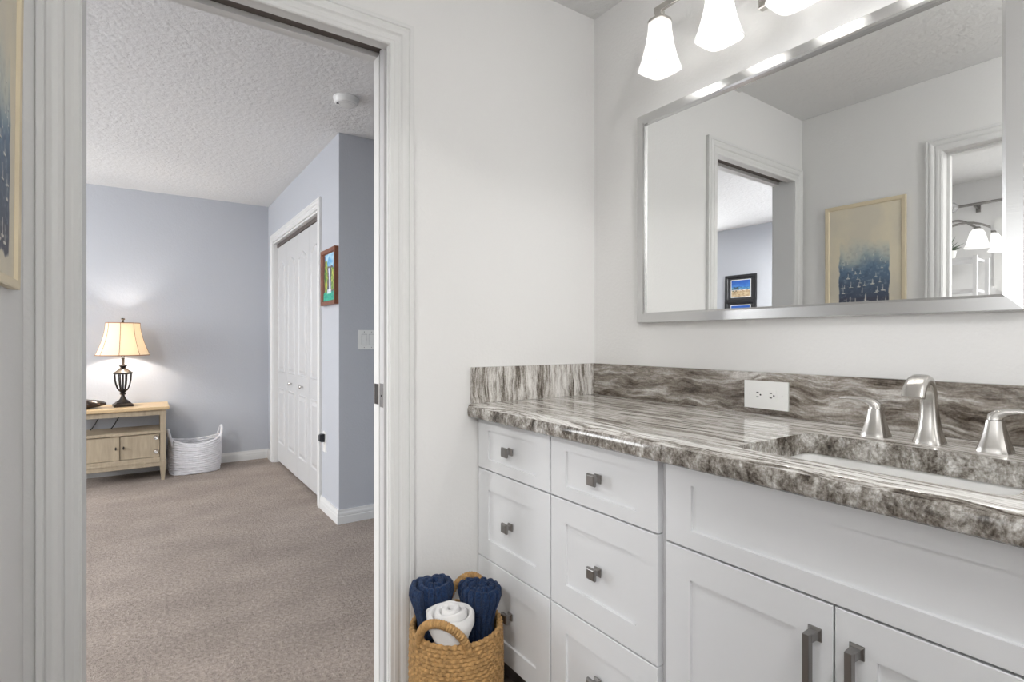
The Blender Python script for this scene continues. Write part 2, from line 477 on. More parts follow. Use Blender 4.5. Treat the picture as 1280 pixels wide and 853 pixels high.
# west doorway jamb and stop
b = NB()
box(b, XC-.101, XC+.001, WY0, WY0+.018, 0, WZ+.018); box(b, XC-.101, XC+.001, WY1-.018, WY1, 0, WZ+.018)
box(b, XC-.101, XC+.001, WY1, WY0, WZ, WZ+.018)
box(b, XC-.085, XC-.05, WY0-.011, WY0, 0, WZ); box(b, XC-.085, XC-.05, WY1, WY0-.011, WZ-.011, WZ)
struct('trim_7', b, M['trim'], bevel=.0015, seg=1)
# closet jamb
b = NB()
box(b, XCL+.0005, XCL+.115, CY0, CY0+.015, 0, CZ); box(b, XCL+.0005, XCL+.115, CY1-.015, CY1, 0, CZ); box(b, XCL+.0005, XCL+.115, CY0+.015, CY1-.015, CZ-.015, CZ)
struct('trim_8', b, M['trim'])
b = NB(); box(b, XCL+.03, XCL+.075, CY0+.016, CY1-.016, CZ-.045, CZ-.0155); struct('trim_9', b, M['shadow_gap'])

# baseboards
BP = [(0, 0), (.013, 0), (.013, .045), (.011, .050), (.0125, .054), (.0115, .066), (.008, .075), (.007, .088), (0, .088)]
def baseboard(name, p0, p1, nrm):
    b = NB()
    t = Vector(p1) - Vector(p0)
    secs = [[Vector((p[0]+nrm[0]*u, p[1]+nrm[1]*u, z)) for u, z in BP] for p in (p0, p1)]
    loft(b, secs)
    return struct(name, b, M['trim'])
baseboard('baseboard_bedroom_north', (XB, YF), (XCL, YF), (0, -1))
baseboard('baseboard_closet_far', (XCL, YF-.0), (XCL, CY1+.071), (-1, 0))
b = NB(); sweep_frame(b, [(0.75, YG), (XCL, YG), (XCL, CY0-.071)], BP, lambda a, c, h: (a, c, h)); struct('baseboard_closet_near', b, M['trim'])
baseboard('baseboard_bedroom_west', (XB, WT), (XB, YF), (1, 0))
baseboard('baseboard_bathroom_north', (DR+.08, 0), (-0.556, 0), (0, -1))
baseboard('baseboard_bathroom_west', (XC, 0), (XC, WY0+.070), (1, 0))

# bedroom window (out of frame, gives the daylight)
def window(name, x, y0, y1, z0, z1, fm=M['trim']):
    b = NB()
    for r in ((y0, y0+.05, z0, z1), (y1-.05, y1, z0, z1), (y0+.05, y1-.05, z0, z0+.05), (y0+.05, y1-.05, z1-.05, z1), (y0+.05, y1-.05, (z0+z1)/2-.02, (z0+z1)/2+.02)):
        box(b, x-.07, x-.03, r[0], r[1], r[2], r[3])
    w = struct(name, b, fm)
    g = NB(); box(g, x-.055, x-.050, y0+.05, y1-.05, z0+.05, z1-.05)
    obj('window_pane', g, M['glass'], w)
    return w
window('window_1', XB, wy0, wy1, wz0, wz1)

# pocket door: leading edge showing in the right jamb, brass-less pewter latch
b = NB()
box(b, DR-.004, -0.155, 0.0255, 0.0615, 0.012, DT+.008)
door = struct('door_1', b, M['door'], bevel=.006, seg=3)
b = NB(); box(b, DR-.0055, DR-.0035, 0.029, 0.058, 0.935, 1.010)
lp = obj('latch_plate', b, M['pewter'], door, bevel=.0006, seg=1)
b = NB(); box(b, DR-.0062, DR-.0052, 0.040, 0.046, 0.968, 0.974); obj('latch_screw', b, M['slot'], lp)
b = NB(); box(b, DR-.0045, DR-.0028, 0.074, 0.108, 0.940, 1.006)
obj('edge_pull', b, M['bronze'], door)

# closet bifold doors: four leaves with arched and plain raised panels
def panel_pts(y0, y1, z0, z1, arch):
    pts = [(y0, z0), (y1, z0)]
    if arch:
        n = 12
        for i in range(n+1):
            t = i/n
            pts.append((y1+(y0-y1)*t, z1 + arch*math.sin(PI*t)**1.5))
    else: pts += [(y1, z1), (y0, z1)]
    return pts
def inset_pts(pts, d):
    n = len(pts); out = []
    for i in range(n):
        a, p, c = Vector(pts[i-1]), Vector(pts[i]), Vector(pts[(i+1) % n])
        d0 = (p-a).normalized(); d1 = (c-p).normalized()
        n0 = Vector((-d0.y, d0.x)); n1 = Vector((-d1.y, d1.x))
        bb = n0+n1
        bb /= max(.3, bb.dot(n0))
        out.append(p+bb*d)
    return out
LW = (CY1-CY0-.03-.012)/4
lx = XCL+.035
for k in range(4):
    y1 = CY1-.015-.0015 - k*(LW+.003)
    y0 = y1-LW
    b = NB()
    box(b, lx, lx+.034, y0, y1, 0.022, CZ-.05)
    nm = 'door_%d' % (k+2)
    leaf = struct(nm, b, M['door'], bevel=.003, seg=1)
    for (z0, z1, arch) in ((0.20, 0.70, 0), (0.86, 1.80, 0.045)):
        pts = panel_pts(y0+.075, y1-.075, z0, z1, arch)
        b = NB()
        secs = []
        for d, h in ((0, 0.0006), (.008, -.0055), (.018, -.0055), (.040, 0.002)):
            # ogee groove then raised field, facing -x
            secs.append([Vector((lx-.0002-h, p[0], p[1])) for p in inset_pts(pts, d)])
        # back the relief with a frame that stands proud of the leaf
        proud = [[Vector((s.x-.007, s.y, s.z)) for s in sec] for sec in secs]
        outer = [Vector((lx, p[0], p[1])) for p in inset_pts(pts, -.006)]
        loft(b, [outer]+proud, caps=False)
        b.faces.new([b.verts[i] for i in range(len(b.verts)-len(pts), len(b.verts))] if False else list(b.verts)[-len(pts):])
        obj('raised_panel', b, M['door'], leaf)
    if k in (1, 2):
        b = NB()
        yy = (y0+y1)/2
        lathe(b, [(.0005, 0), (.006, 0), (.005, .012), (.013, .018), (.015, .024), (.012, .030), (.0005, .032)], n=16)
        bmesh.ops.transform(b, matrix=Matrix.Translation((lx, yy, 0.775)) @ Matrix.Rotation(R(-90), 4, 'Y'), verts=b.verts)
        obj('knob', b, M['nickel'], leaf, smooth=True)

# ------------------------------------------------------------------ vanity cabinets
FX = -0.5475           # face of drawer fronts
BX = -0.5275           # face of the carcass
def shaker(bm, y0, y1, z0, z1, rail=.062, x=FX, th=.0198, dep=.0062, rz=None):
    """a drawer or door front facing -x: eased outer edge, flat frame, recessed flat panel"""
    rz = rz or rail
    def rect(i, xx, j=None):
        j = i if j is None else j
        return [Vector((xx, y0+i, z0+j)), Vector((xx, y1-i, z0+j)), Vector((xx, y1-i, z1-j)), Vector((xx, y0+i, z1-j))]
    c = .0016
    loft(bm, [rect(0, x+th), rect(0, x+c), rect(c*.35, x+c*.35), rect(c, x), rect(rail, x, rz), rect(rail+.001, x+dep, rz+.001)])

def pyramid_knob(bm, y, z, x=FX):
    """square knob: flared foot, neck, square faceted head"""
    def sq(h, xx): return [Vector((xx, y-h, z-h)), Vector((xx, y+h, z-h)), Vector((xx, y+h, z+h)), Vector((xx, y-h, z+h))]
    loft(bm, [sq(.0115, x), sq(.0115, x-.003), sq(.0065, x-.008), sq(.0060, x-.0165), sq(.0125, x-.018), sq(.0150, x-.0205), sq(.0150, x-.026), sq(.0118, x-.0295)])

def bar_pull(bm, y, z1, z0, x=FX):
    def sqx(h, xx, zc): return [Vector((xx, y-h, zc-h)), Vector((xx, y+h, zc-h)), Vector((xx, y+h, zc+h)), Vector((xx, y-h, zc+h))]
    for zc in (z1, z0):
        loft(bm, [sqx(.0115, x, zc), sqx(.0115, x-.003, zc), sqx(.0075, x-.0065, zc), sqx(.0070, x-.026, zc)])
    w = .0068
    def sz(zz, xo=0): return [Vector((x-.0225+xo, y-w, zz)), Vector((x-.034, y-w*.8, zz)), Vector((x-.034, y+w*.8, zz)), Vector((x-.0225+xo, y+w, zz))]
    loft(bm, [sz(z0-.008), sz(z0-.002), sz(z1+.002), sz(z1+.008)])

Z0, ZR1, ZR2, ZT = 0.115, 0.411, 0.7105, 0.8785
def drawer_unit(label, y1, y0, cy0, group):
    """y1..y0 are the edges of the fronts (y1 nearer the corner), cy0 the end of the carcass"""
    t = thing('drawer_cabinet', label, 'cabinet', (0, y1, 0), group=group)
    T = Vector((0, -y1, 0))
    def loc(b):
        bmesh.ops.translate(b, verts=b.verts, vec=T); return b
    b = NB(); box(b, BX, -0.022, cy0, y1, .10, 0.884); obj('body', loc(b), M['cab_in'], t)
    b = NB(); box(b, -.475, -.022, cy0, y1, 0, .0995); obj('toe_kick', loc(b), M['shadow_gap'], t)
    yc = (y0+y1)/2
    for z0, z1, zk in ((ZR2+.002, ZT, .796), (ZR1+.002, ZR2-.002, .559), (Z0, ZR1-.002, .278)):
        b = NB(); shaker(b, y0, y1, z0, z1, .064, rz=.034 if z1 > .8 else .064)
        d = obj('drawer', loc(b), M['cab'], t)
        b = NB(); pyramid_knob(b, yc, zk)
        obj('knob', loc(b), M['pewter'], d, bevel=.0006, seg=1)
    return t
drawer_unit('white shaker drawer cabinet in the corner, right behind the basket of towels', -0.0045, -0.398, -0.4005, None)
drawer_unit('white shaker drawer cabinet between the corner drawers and the sink cabinet', -0.4045, -0.787, -0.8065, None)

t = thing('sink_cabinet', 'white shaker sink cabinet with two doors under the faucet', 'cabinet', (0, -0.81, 0))
T = Vector((0, 0.81, 0))
b = NB()
box(b, BX, -0.022, -1.53, -0.8105, .10, 0.118); box(b, -.04, -.022, -1.53, -0.8105, .118, 0.884)
box(b, BX, -.04, -.8285, -.8105, .118, .884); box(b, BX, -.04, -1.53, -1.512, .118, .884); box(b, BX, -.51, -1.512, -.8285, .118, .884)
bmesh.ops.translate(b, verts=b.verts, vec=T); obj('body', b, M['cab_in'], t)
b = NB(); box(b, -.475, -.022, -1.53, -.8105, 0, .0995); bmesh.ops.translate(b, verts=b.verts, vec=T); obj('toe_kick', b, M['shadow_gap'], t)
b = NB(); shaker(b, -1.512, -.8105, .7065, .8785, .066, rz=.038); bmesh.ops.translate(b, verts=b.verts, vec=T); obj('false_front', b, M['cab'], t)
for y1, y0, hy in ((-.8105, -1.1595, -1.131), (-1.1625, -1.512, -1.197)):
    b = NB(); shaker(b, y0, y1, Z0, .7025, .063); bmesh.ops.translate(b, verts=b.verts, vec=T); d = obj('door', b, M['cab'], t)
    b = NB(); bar_pull(b, hy, .645, .505); bmesh.ops.translate(b, verts=b.verts, vec=T); obj('handle', b, M['pewter'], d, bevel=.0007, seg=1)
# a third drawer stack continues past the frame
drawer_unit('white shaker drawer cabinet past the sink cabinet, outside the picture', -1.5345, -1.93, -1.95, None)

# ------------------------------------------------------------------ countertop with splashes
ct = thing('countertop', 'grey brown veined stone countertop with a sink cutout on the white vanity', 'countertop', (0, 0, 0.885))
CT0, CT1 = 0.885, 0.932
SX0, SX1, SY0, SY1 = -0.512, -0.214, -0.952, -1.378     # sink cutout
b = NB()
def rrect(x0, x1, y0, y1, r, n=5):
    pts = []
    for cx, cy, a0 in ((x1-r, y1-r, 0), (x0+r, y1-r, 90), (x0+r, y0+r, 180), (x1-r, y0+r, 270)):
        for i in range(n+1):
            a = R(a0+90*i/n); pts.append((cx+r*math.cos(a), cy+r*math.sin(a)))
    return pts
YE = -1.96
hole = rrect(SX0, SX1, SY1, SY0, .028)
# outline with a half-bullnose front edge at x = -0.585
front = [(-.581, 0.0), (-.586, .004), (-.588, .014), (-.5875, .029), (-.5845, .038), (-.579, .0438), (-.570, .047)]
def slab_top(z, xf):
    return [(xf, 0.0), (xf, YE), (0.0, YE), (0.0, 0.0)]
hv_t = [b.verts.new((x, y, .047)) for x, y in hole]
hv_b = [b.verts.new((x, y, 0)) for x, y in hole]
n = len(hole)
# top and bottom faces as a bridged ring: connect hole loop with an outer loop of equal count
def outer_for(z, xf):
    pts = []
    for x, y in hole:
        cx, cy = (SX0+SX1)/2, (SY0+SY1)/2
        dx, dy = x-cx, y-cy
        hx, hy = (SX1-SX0)/2, (SY0-SY1)/2
        pts.append((dx/hx, dy/hy))
    out = []
    for u, v in pts:
        m = max(abs(u), abs(v)); u /= m; v /= m
        X = (-u*xf if u < 0 else 0*u)
        xx = (xf if u <= -0.9999 else (0.0 if u >= .9999 else None))
        cx, cy = (SX0+SX1)/2, (SY0+SY1)/2
        px = xx if xx is not None else (cx + (u*(0-cx) if u > 0 else -u*(xf-cx)))
        yy = (YE if v <= -.9999 else (0.0 if v >= .9999 else None))
        py = yy if yy is not None else (cy + (v*(0-cy) if v > 0 else -v*(YE-cy)))
        out.append((px, py))
    return out
# snap the corner samples so the outer loop really passes through its four corners
def ring(z, xf):
    o = outer_for(z, xf)
    k = 6
    for q, (cx_, cy_) in enumerate(((0.0, 0.0), (xf, 0.0), (xf, YE), (0.0, YE))):
        idx = q*k + 3
        o[idx] = (cx_, cy_)
    return [b.verts.new((x, y, z)) for x, y in o]
ot = ring(.047, front[-1][0]); ob = ring(0, front[0][0])
for i in range(n):
    j = (i+1) % n
    f = b.faces.new((ot[i], ot[j], hv_t[j], hv_t[i])); f.material_index = 0
    f = b.faces.new((ob[i], hv_b[i], hv_b[j], ob[j])); f.material_index = 1
    f = b.faces.new((hv_t[i], hv_t[j], hv_b[j], hv_b[i])); f.material_index = 1
# sides: for each outer edge make a strip; front strips follow the bullnose
def col_at(x, y, isfront):
    return [b.verts.new((fx if isfront else x, y, fz)) for fx, fz in front[1:-1]]
cols = []
for i in range(n):
    vt, vb = ot[i], ob[i]
    isf = vt.co.x < -.3 and abs(vt.co.x-front[-1][0]) < 1e-6
    if isf: cols.append([vb]+col_at(vt.co.x, vt.co.y, True)+[vt])
    else:
        cols.append([vb]+[b.verts.new((vb.co.x+(vt.co.x-vb.co.x)*k/(len(front)-1), vt.co.y, front[k][1])) for k in range(1, len(front)-1)]+[vt])
for i in range(n):
    j = (i+1) % n
    for k in range(len(front)-1):
        f = b.faces.new((cols[i][k], cols[i][k+1], cols[j][k+1], cols[j][k])); f.material_index = 1 if k < 4 else 0
bmesh.ops.remove_doubles(b, verts=b.verts, dist=1e-6)
o = obj('slab', b, [M['stone_top'], M['stone_edge']], ct, smooth=True)
b = NB(); box(b, -.020, -.0005, YE, -.0205, .0475, .170); obj('backsplash', b, M['stone_back'], ct, bevel=.0012, seg=1)
b = NB(); box(b, -.577, -.0005, -.020, -.0005, .0475, .170); obj('side_splash', b, M['stone_side'], ct, bevel=.0012, seg=1)

# sink bowl
b = NB()
secs_out, secs = [], []
def rr3(g, z, r): return [Vector((x, y, z)) for x, y in rrect(SX0-g, SX1+g, SY1-g, SY0+g, r, 6)]
loft(b, [rr3(.028, CT0-.001, .05), rr3(.004, CT0-.001, .034), rr3(.002, CT0-.008, .034), rr3(-.006, CT0-.10, .045), rr3(-.02, CT0-.135, .05), rr3(-.05, CT0-.148, .05), rr3(-.12, CT0-.152, .015)], caps=False)
b.faces.new(list(b.verts)[-28:])
loft(b, [rr3(.028, CT0-.001, .05), rr3(.028, CT0-.012, .05), rr3(.012, CT0-.02, .045), rr3(.004, CT0-.11, .05), rr3(-.015, CT0-.155, .05), rr3(-.05, CT0-.165, .05)], caps=False)
b.faces.new(list(b.verts)[-28:])
bmesh.ops.remove_doubles(b, verts=b.verts, dist=1e-6)
sink = obj('sink', b, M['porcelain'], smooth=True)
tag(sink, 'white rectangular undermount porcelain sink set below the stone counter', 'sink')
b = NB(); lathe(b, [(.0005, 0), (.02, 0), (.023, .002), (.023, .003), (.0005, .004)], (SX0+SX1)/2, (SY0+SY1)/2, 20)
bmesh.ops.translate(b, verts=b.verts, vec=(0, 0, CT0-.1515)); obj('drain', b, M['nickel'], sink)

# ------------------------------------------------------------------ faucet
fz = CT1
fa = thing('faucet', 'brushed nickel widespread faucet with arched spout and two lever handles', 'faucet', (-.137, -1.163, fz))
def rsq(c, hx, hy, ax, ay, n=24, e=3.2):
    out = []
    for i in range(n):
        a = 2*PI*i/n; ca, sa = math.cos(a), math.sin(a)
        k = (abs(ca)**e+abs(sa)**e)**(-1/e)
        out.append(c + ax*(ca*k*hx) + ay*(sa*k*hy))
    return out
def fhandle(dy, sgn):
    b = NB()
    AX, AY = Vector((1, 0, 0)), Vector((0, 1, 0))
    prof = [(.0255, .0265, 0), (.0255, .0265, .003), (.0225, .0235, .012), (.0185, .0195, .026), (.0150, .0160, .042), (.0130, .0138, .056), (.0124, .0130, .0615)]
    loft(b, [rsq(Vector((0, dy, z)), hx, hy, AX, AY, 24, 5) for hx, hy, z in prof])
    h = obj('handle', b, M['nickel'], fa, smooth=True)
    b = NB()
    # lever: flat blade that rises from the hub and sweeps sideways
    path = [(0, .0625, .0128, .0124), (.000, .067, .0125, .0120), (.006, .0735, .0125, .0095), (.018, .0790, .0122, .0062), (.034, .0815, .0115, .0045), (.055, .0815, .0105, .0036), (.074, .0800, .0095, .0030)]
    secs = []
    for i, (u, z, hx, ht) in enumerate(path):
        a = path[max(i-1, 0)]; c2 = path[min(i+1, len(path)-1)]
        d = Vector((0, sgn*(c2[0]-a[0]), c2[1]-a[1]))
        if i < 1: d = Vector((0, 0, 1))
        d.normalize()
        up = Vector((1, 0, 0)).cross(d)
        secs.append(rsq(Vector((0, dy+sgn*u, z)), hx, ht, Vector((1, 0, 0)), up, 20, 4))
    loft(b, secs)
    obj('lever', b, M['nickel'], h, smooth=True)
fhandle(.100, 1); fhandle(-.106, -1)
b = NB()
# spout: flared square foot, tapering column, high arc towards the sink (-x), flat mouth
path = [(0, 0, .0265, .0270), (0, .003, .0265, .0270), (0, .012, .0235, .0240), (.000, .030, .0190, .0195), (-.000, .055, .0155, .0160), (-.002, .080, .0135, .0145),
        (-.006, .103, .0122, .0145), (-.014, .119, .0112, .0150), (-.027, .131, .0105, .0160), (-.044, .136, .0100, .0172), (-.062, .132, .0095, .0184), (-.077, .119, .0088, .0194), (-.086, .101, .0080, .0200)]
secs = []
for i, (u, z, ht, hy) in enumerate(path):
    a = path[max(i-1, 0)]; c2 = path[min(i+1, len(path)-1)]
    d = Vector((c2[0]-a[0], 0, c2[1]-a[1])); d.normalize()
    if i < 4: d = Vector((0, 0, 1))
    if i == len(path)-1: d = Vector((-.35, 0, -.94)).normalized()
    nx = Vector((0, 1, 0)).cross(d)
    secs.append(rsq(Vector((u, 0, z)), ht, hy, nx, Vector((0, 1, 0)), 24, 4))
loft(b, secs)
obj('spout', b, M['nickel'], fa, smooth=True)

# ------------------------------------------------------------------ outlet on the backsplash
def outlet_horizontal():
    t = thing('outlet', 'white horizontal duplex outlet with wide plate on the stone backsplash', 'outlet', (-.0205, -.7375, .990))
    b = NB(); box(b, -.006, 0, -.0655, .0655, -.040, .040); obj('cover_plate', b, M['plastic'], t, bevel=.0025, seg=2)
    b = NB(); box(b, -.0078, -.0061, -.033, .033, -.0165, .0165); r = obj('receptacle', b, M['plastic'], t, bevel=.0008, seg=1)
    for cy in (-.0195, .0205):
        for dz in (-.0065, .0065):
            b = NB(); box(b, -.0084, -.0079, cy-.001, cy+.006, dz-.0013, dz+.0013); obj('slot', b, M['slot'], r)
        bm2 = [(.0025*math.cos(2*PI*i/10), .0025*math.sin(2*PI*i/10)) for i in range(10)]
        b = NB(); loft(b, [[Vector((xx, cy-.0065+u, v)) for u, v in bm2] for xx in (-.0084, -.0079)]); obj('ground_hole', b, M['slot'], r)
    for s in (-1, 1):
        b = NB(); lathe(b, [(.0005, 0), (.003, 0), (.0028, .001), (.0005, .0012)], n=12)
        bmesh.ops.transform(b, matrix=Matrix.Translation((-.0061, s*.0485, 0)) @ Matrix.Rotation(R(-90), 4, 'Y'), verts=b.verts)
        obj('screw', b, M['white_mat'], t)
outlet_horizontal()

# ------------------------------------------------------------------ mirror
MY0, MY1, MZ0, MZ1 = -0.2515, -1.290, 1.2085, 1.9535
mr = thing('wall_mirror', 'large wall mirror with a brushed nickel frame above the stone counter', 'mirror', (0, (MY0+MY1)/2, MZ0))
mc = Vector((0, (MY0+MY1)/2, MZ0))
hw, hh = (MY0-MY1)/2, MZ1-MZ0
b = NB()
fw = .036
prof = [(0, .0005), (0, .026), (-.003, .030), (-(fw-.006), .031), (-fw, .029), (-fw, .0005)]
# clockwise in (y,z) seen so that negative offsets go inward
sweep_frame(b, [(-hw, 0), (-hw, hh), (hw, hh), (hw, 0)], prof, lambda a, c, h: (-h, a, c), closed=True)
obj('frame', b, M['nickel_frame'], mr)
b = NB()
gy, gz0, gz1 = hw-fw+.004, fw-.004, hh-fw+.004
bw = .026; sl = bw*math.tan(R(0.35))
o1 = [(-gy, gz0), (gy, gz0), (gy, gz1), (-gy, gz1)]
o2 = [(-gy+bw, gz0+bw), (gy-bw, gz0+bw), (gy-bw, gz1-bw), (-gy+bw, gz1-bw)]
gx = -.0185
va = [b.verts.new((gx+sl, y, z)) for y, z in o1]; vi = [b.verts.new((gx, y, z)) for y, z in o2]
vk = [b.verts.new((gx+.006, y, z)) for y, z in o1]
b.faces.new(vi)
for i in range(4):
    j = (i+1) % 4
    b.faces.new((va[i], va[j], vi[j], vi[i])); b.faces.new((va[i], vk[i], vk[j], va[j]))
b.faces.new(vk[::-1])
g = obj('mirror_glass', b, M['mirror'], mr)
g.rotation_euler = (0, R(0.2), R(0.5))

# ------------------------------------------------------------------ vanity light
LY = (-.45, -.665, -.88, -1.095)
LX, LZ = -.140, 2.012
vl = thing('vanity_light', 'four light brushed nickel vanity bar with frosted glass shades over the mirror', 'light fixture', (0, -.7725, 2.12))
def L3(b):
    bmesh.ops.translate(b, verts=b.verts, vec=(0, .7725, -2.12)); return b
b = NB(); box(b, -.022, -.0005, -.838, -.712, 2.112, 2.236); obj('wall_plate', L3(b), M['nickel'], vl, bevel=.003)
b = NB(); box(b, LX-.0055, LX+.0055, -1.115, -.43, 2.197, 2.218); obj('bar', L3(b), M['nickel'], vl, bevel=.002)
for yy in (-.745, -.80):
    b = NB(); box(b, LX+.005, -.021, yy-.006, yy+.006, 2.20, 2.214); obj('arm', L3(b), M['nickel'], vl, bevel=.001)
for y in LY:
    b = NB()
    lathe(b, [(.004, LZ+.186), (.0125, LZ+.186), (.0125, LZ+.170), (.0295, LZ+.160), (.031, LZ+.151), (.004, LZ+.150)], LX, y, 32, sq=5)
    hd = obj('socket_cup', L3(b), M['nickel'], vl, bevel=0)
    b = NB()
    pr = []
    n = 12
    for i in range(n+1):
        t_ = i/n
        pr.append((.0300+.0275*t_**1.9, LZ+.150*(1-t_)))
    inner = [(r-.003, z) for r, z in pr]
    rings = lathe(b, pr + [(pr[-1][0]-.0015, LZ-.0015)] + inner[::-1], LX, y, 40, sq=4.5)
    # close the top of the shade to the cup
    sh = obj('shade', L3(b), M['glass_shade'], vl, smooth=True)
    b = NB()
    bmesh.ops.create_uvsphere(b, u_segments=16, v_segments=10, radius=.0215)
    for v in b.verts:
        if v.co.z > 0: v.co.z *= 1.9; v.co.x *= (1-.25*min(1, v.co.z/.04)); v.co.y *= (1-.25*min(1, v.co.z/.04))
    bmesh.ops.translate(b, verts=b.verts, vec=(LX, y, LZ+.052))
    obj('bulb', L3(b), M['bulb'], vl, smooth=True)

# ------------------------------------------------------------------ pictures: colour painted per vertex of a fine canvas grid
def mix(a, c, t): t = max(0, min(1, t)); return tuple(a[i]+(c[i]-a[i])*t for i in range(3))
def canvas(name, fn, w, h, nu, nv, axes, parent):
    """axes(u,v)->xyz, u 0..1 left to right as seen, v 0..1 bottom to top"""
    me = bpy.data.meshes.new(name)
    vs = [axes(i/nu, j/nv) for j in range(nv+1) for i in range(nu+1)]
    fs = []
    for j in range(nv):
        for i in range(nu):
            a = j*(nu+1)+i; fs.append((a, a+1, a+nu+2, a+nu+1))
    me.from_pydata(vs, [], fs)
    ca = me.color_attributes.new('paint', 'FLOAT_COLOR', 'POINT')
    for j in range(nv+1):
        for i in range(nu+1):
            c = fn(i/nu, j/nv)
            ca.data[j*(nu+1)+i].color = srgb(*c)
    me.materials.append(M['paint'])
    o = bpy.data.objects.new(name, me); COL.objects.link(o); o.parent = parent
    return o
def fbm(x, y, s, o=4): return noise.fractal(Vector((x*s, y*s, 3.7*s)), 0.9, 2.0, o)

def framed(root, w, h, fw, th, fmat, axes, prof=None):
    """moulded frame round a w x h picture; axes(a,b,h)->xyz with a to the right, b up, h out of the wall"""
    b = NB()
    prof = prof or [(0, 0), (0, th), (-.003, th+.001), (-fw*.8, th*.95), (-fw, th*.55), (-fw, 0)]
    sweep_frame(b, [(-w/2, 0), (-w/2, h), (w/2, h), (w/2, 0)], prof, axes, closed=True)
    return obj('frame', b, fmat, root)

# watercolour of a fleet of sails on the west wall (seen in the mirror)
PW, PH = .385, .645
pc = thing('framed_picture', 'cream framed watercolour of white sailboats on blue water, on the wall by the doorway', 'picture', (XC, -.3275, 1.250))
axw = lambda a, c, h: (h, a, c)
framed(pc, PW, PH, .022, .0135, M['cream_frame'], axw)
random.seed(5)
boats = []
for k in range(34):
    d = random.random()**.8
    boats.append((.17+.66*random.random(), .10+.50*d, .030*(1-d)+.006))
boats += [(.47, .13, .042), (.33, .20, .032), (.52, .23, .034), (.68, .29, .032), (.24, .25, .032), (.38, .31, .028), (.72, .37, .028), (.58, .36, .028)]
def sail_paint(u, v):
    base = mix((226, 216, 192), (214, 206, 188), .5+fbm(u, v, 3))
    e = fbm(u, v, 9)*.018
    inside = min(u-.15-e, .86-u-e, v-.06-e)
    t = (v-.06)/.56 + fbm(u, v, 5)*.10
    if inside > 0 and t < 1.15:
        deep = mix((66, 70, 88), (96, 120, 144), t*1.5) if t < .66 else mix((96, 120, 144), (172, 190, 192), (t-.66)*2.9)
        if v < .16: deep = mix(deep, (70, 70, 84), .6)
        deep = mix(deep, (52, 66, 90), .45*max(0, fbm(u*1.0, v*1.8, 16))+.0)
        deep = mix(deep, (200, 206, 206), .5*max(0, fbm(u+3, v*2.2, 22)-.25))
        a = 1 if t < .72 else max(0, 1-(t-.72)/.43)
        base = mix(base, deep, a*min(1, inside/.012))
    for bx, by, s in boats:
        dx, dy = (u-bx)*PW/.42, (v-by)*PH/.42
        if abs(dx) < s*1.2 and -s*.6 < dy < s*2.6:
            if dy < 0 and abs(dx) < s*(.95+dy/s*.6): base = mix(base, (228, 224, 214), .9) if dy > -s*.35 else mix(base, (40, 52, 78), .6)
            elif dy >= 0 and (abs(dx) < .004 or (0 < dx < s*.34*(1-dy/(s*2.4)))) and dy < s*2.2: base = mix(base, (224, 222, 214), .75)
    return base
canvas('artwork', sail_paint, PW, PH, 150, 230, lambda u, v: (.0068, PW/2-.02-(PW-.04)*(1-u), .02+(PH-.04)*v), pc)
pc.rotation_euler = (0, R(0.5), 0)
# backing board so the picture is a closed box
b = NB(); box(b, .001, .006, -PW/2+.015, PW/2-.015, .015, PH-.015); obj('backing', b, M['dark_mat'], pc)

# waterfall painting on the closet wall
WW, WH = .318, .362
wp = thing('framed_painting', 'small waterfall painting in a reddish wooden frame beside the closet', 'picture', (XCL, 1.932, 1.372))
axc = lambda a, c, h: (-h, -a, c)
framed(wp, WW, WH, .030, .026, M['red_frame'], axc)
def fall_paint(u, v):
    n1 = fbm(u, v, 8)
    if v > .72+n1*.05: c = mix((70, 150, 205), (190, 220, 235), .5+fbm(u, v, 6))
    else: c = mix((72, 74, 88), (106, 92, 84), .5+n1)
    if u < .34+n1*.08 and v < .86: c = mix((36, 92, 40), (196, 200, 70), .45+fbm(u+5, v, 12)*.9)
    if u > .70+n1*.05 and .22 < v < .68: c = mix((60, 120, 44), (206, 206, 84), .5+fbm(u+2, v, 13))
    if u < .12+.03*math.sin(v*9): c = (88, 44, 34)
    xx = .50+.06*math.sin(v*5)
    if abs(u-xx) < .05+.06*(1-v)*max(0, .75-v) and .20 < v < .70: c = mix((238, 242, 250), (178, 190, 225), .5+fbm(u*3, v*.4, 20))
    if v < .20+n1*.04: c = mix((24, 140, 130), (60, 190, 150), .5+fbm(u, v*3, 12))
    if v < .25 and v > .15 and abs(u-.5) < .17: c = mix(c, (235, 240, 245), .8)
    return c
canvas('artwork', fall_paint, WW, WH, 70, 80, lambda u, v: (-.014, WW/2-.028-(WW-.056)*u, .028+(WH-.056)*v), wp)
b = NB(); box(b, -.012, -.001, -WW/2+.02, WW/2-.02, .02, WH-.02); obj('backing', b, M['dark_mat'], wp)

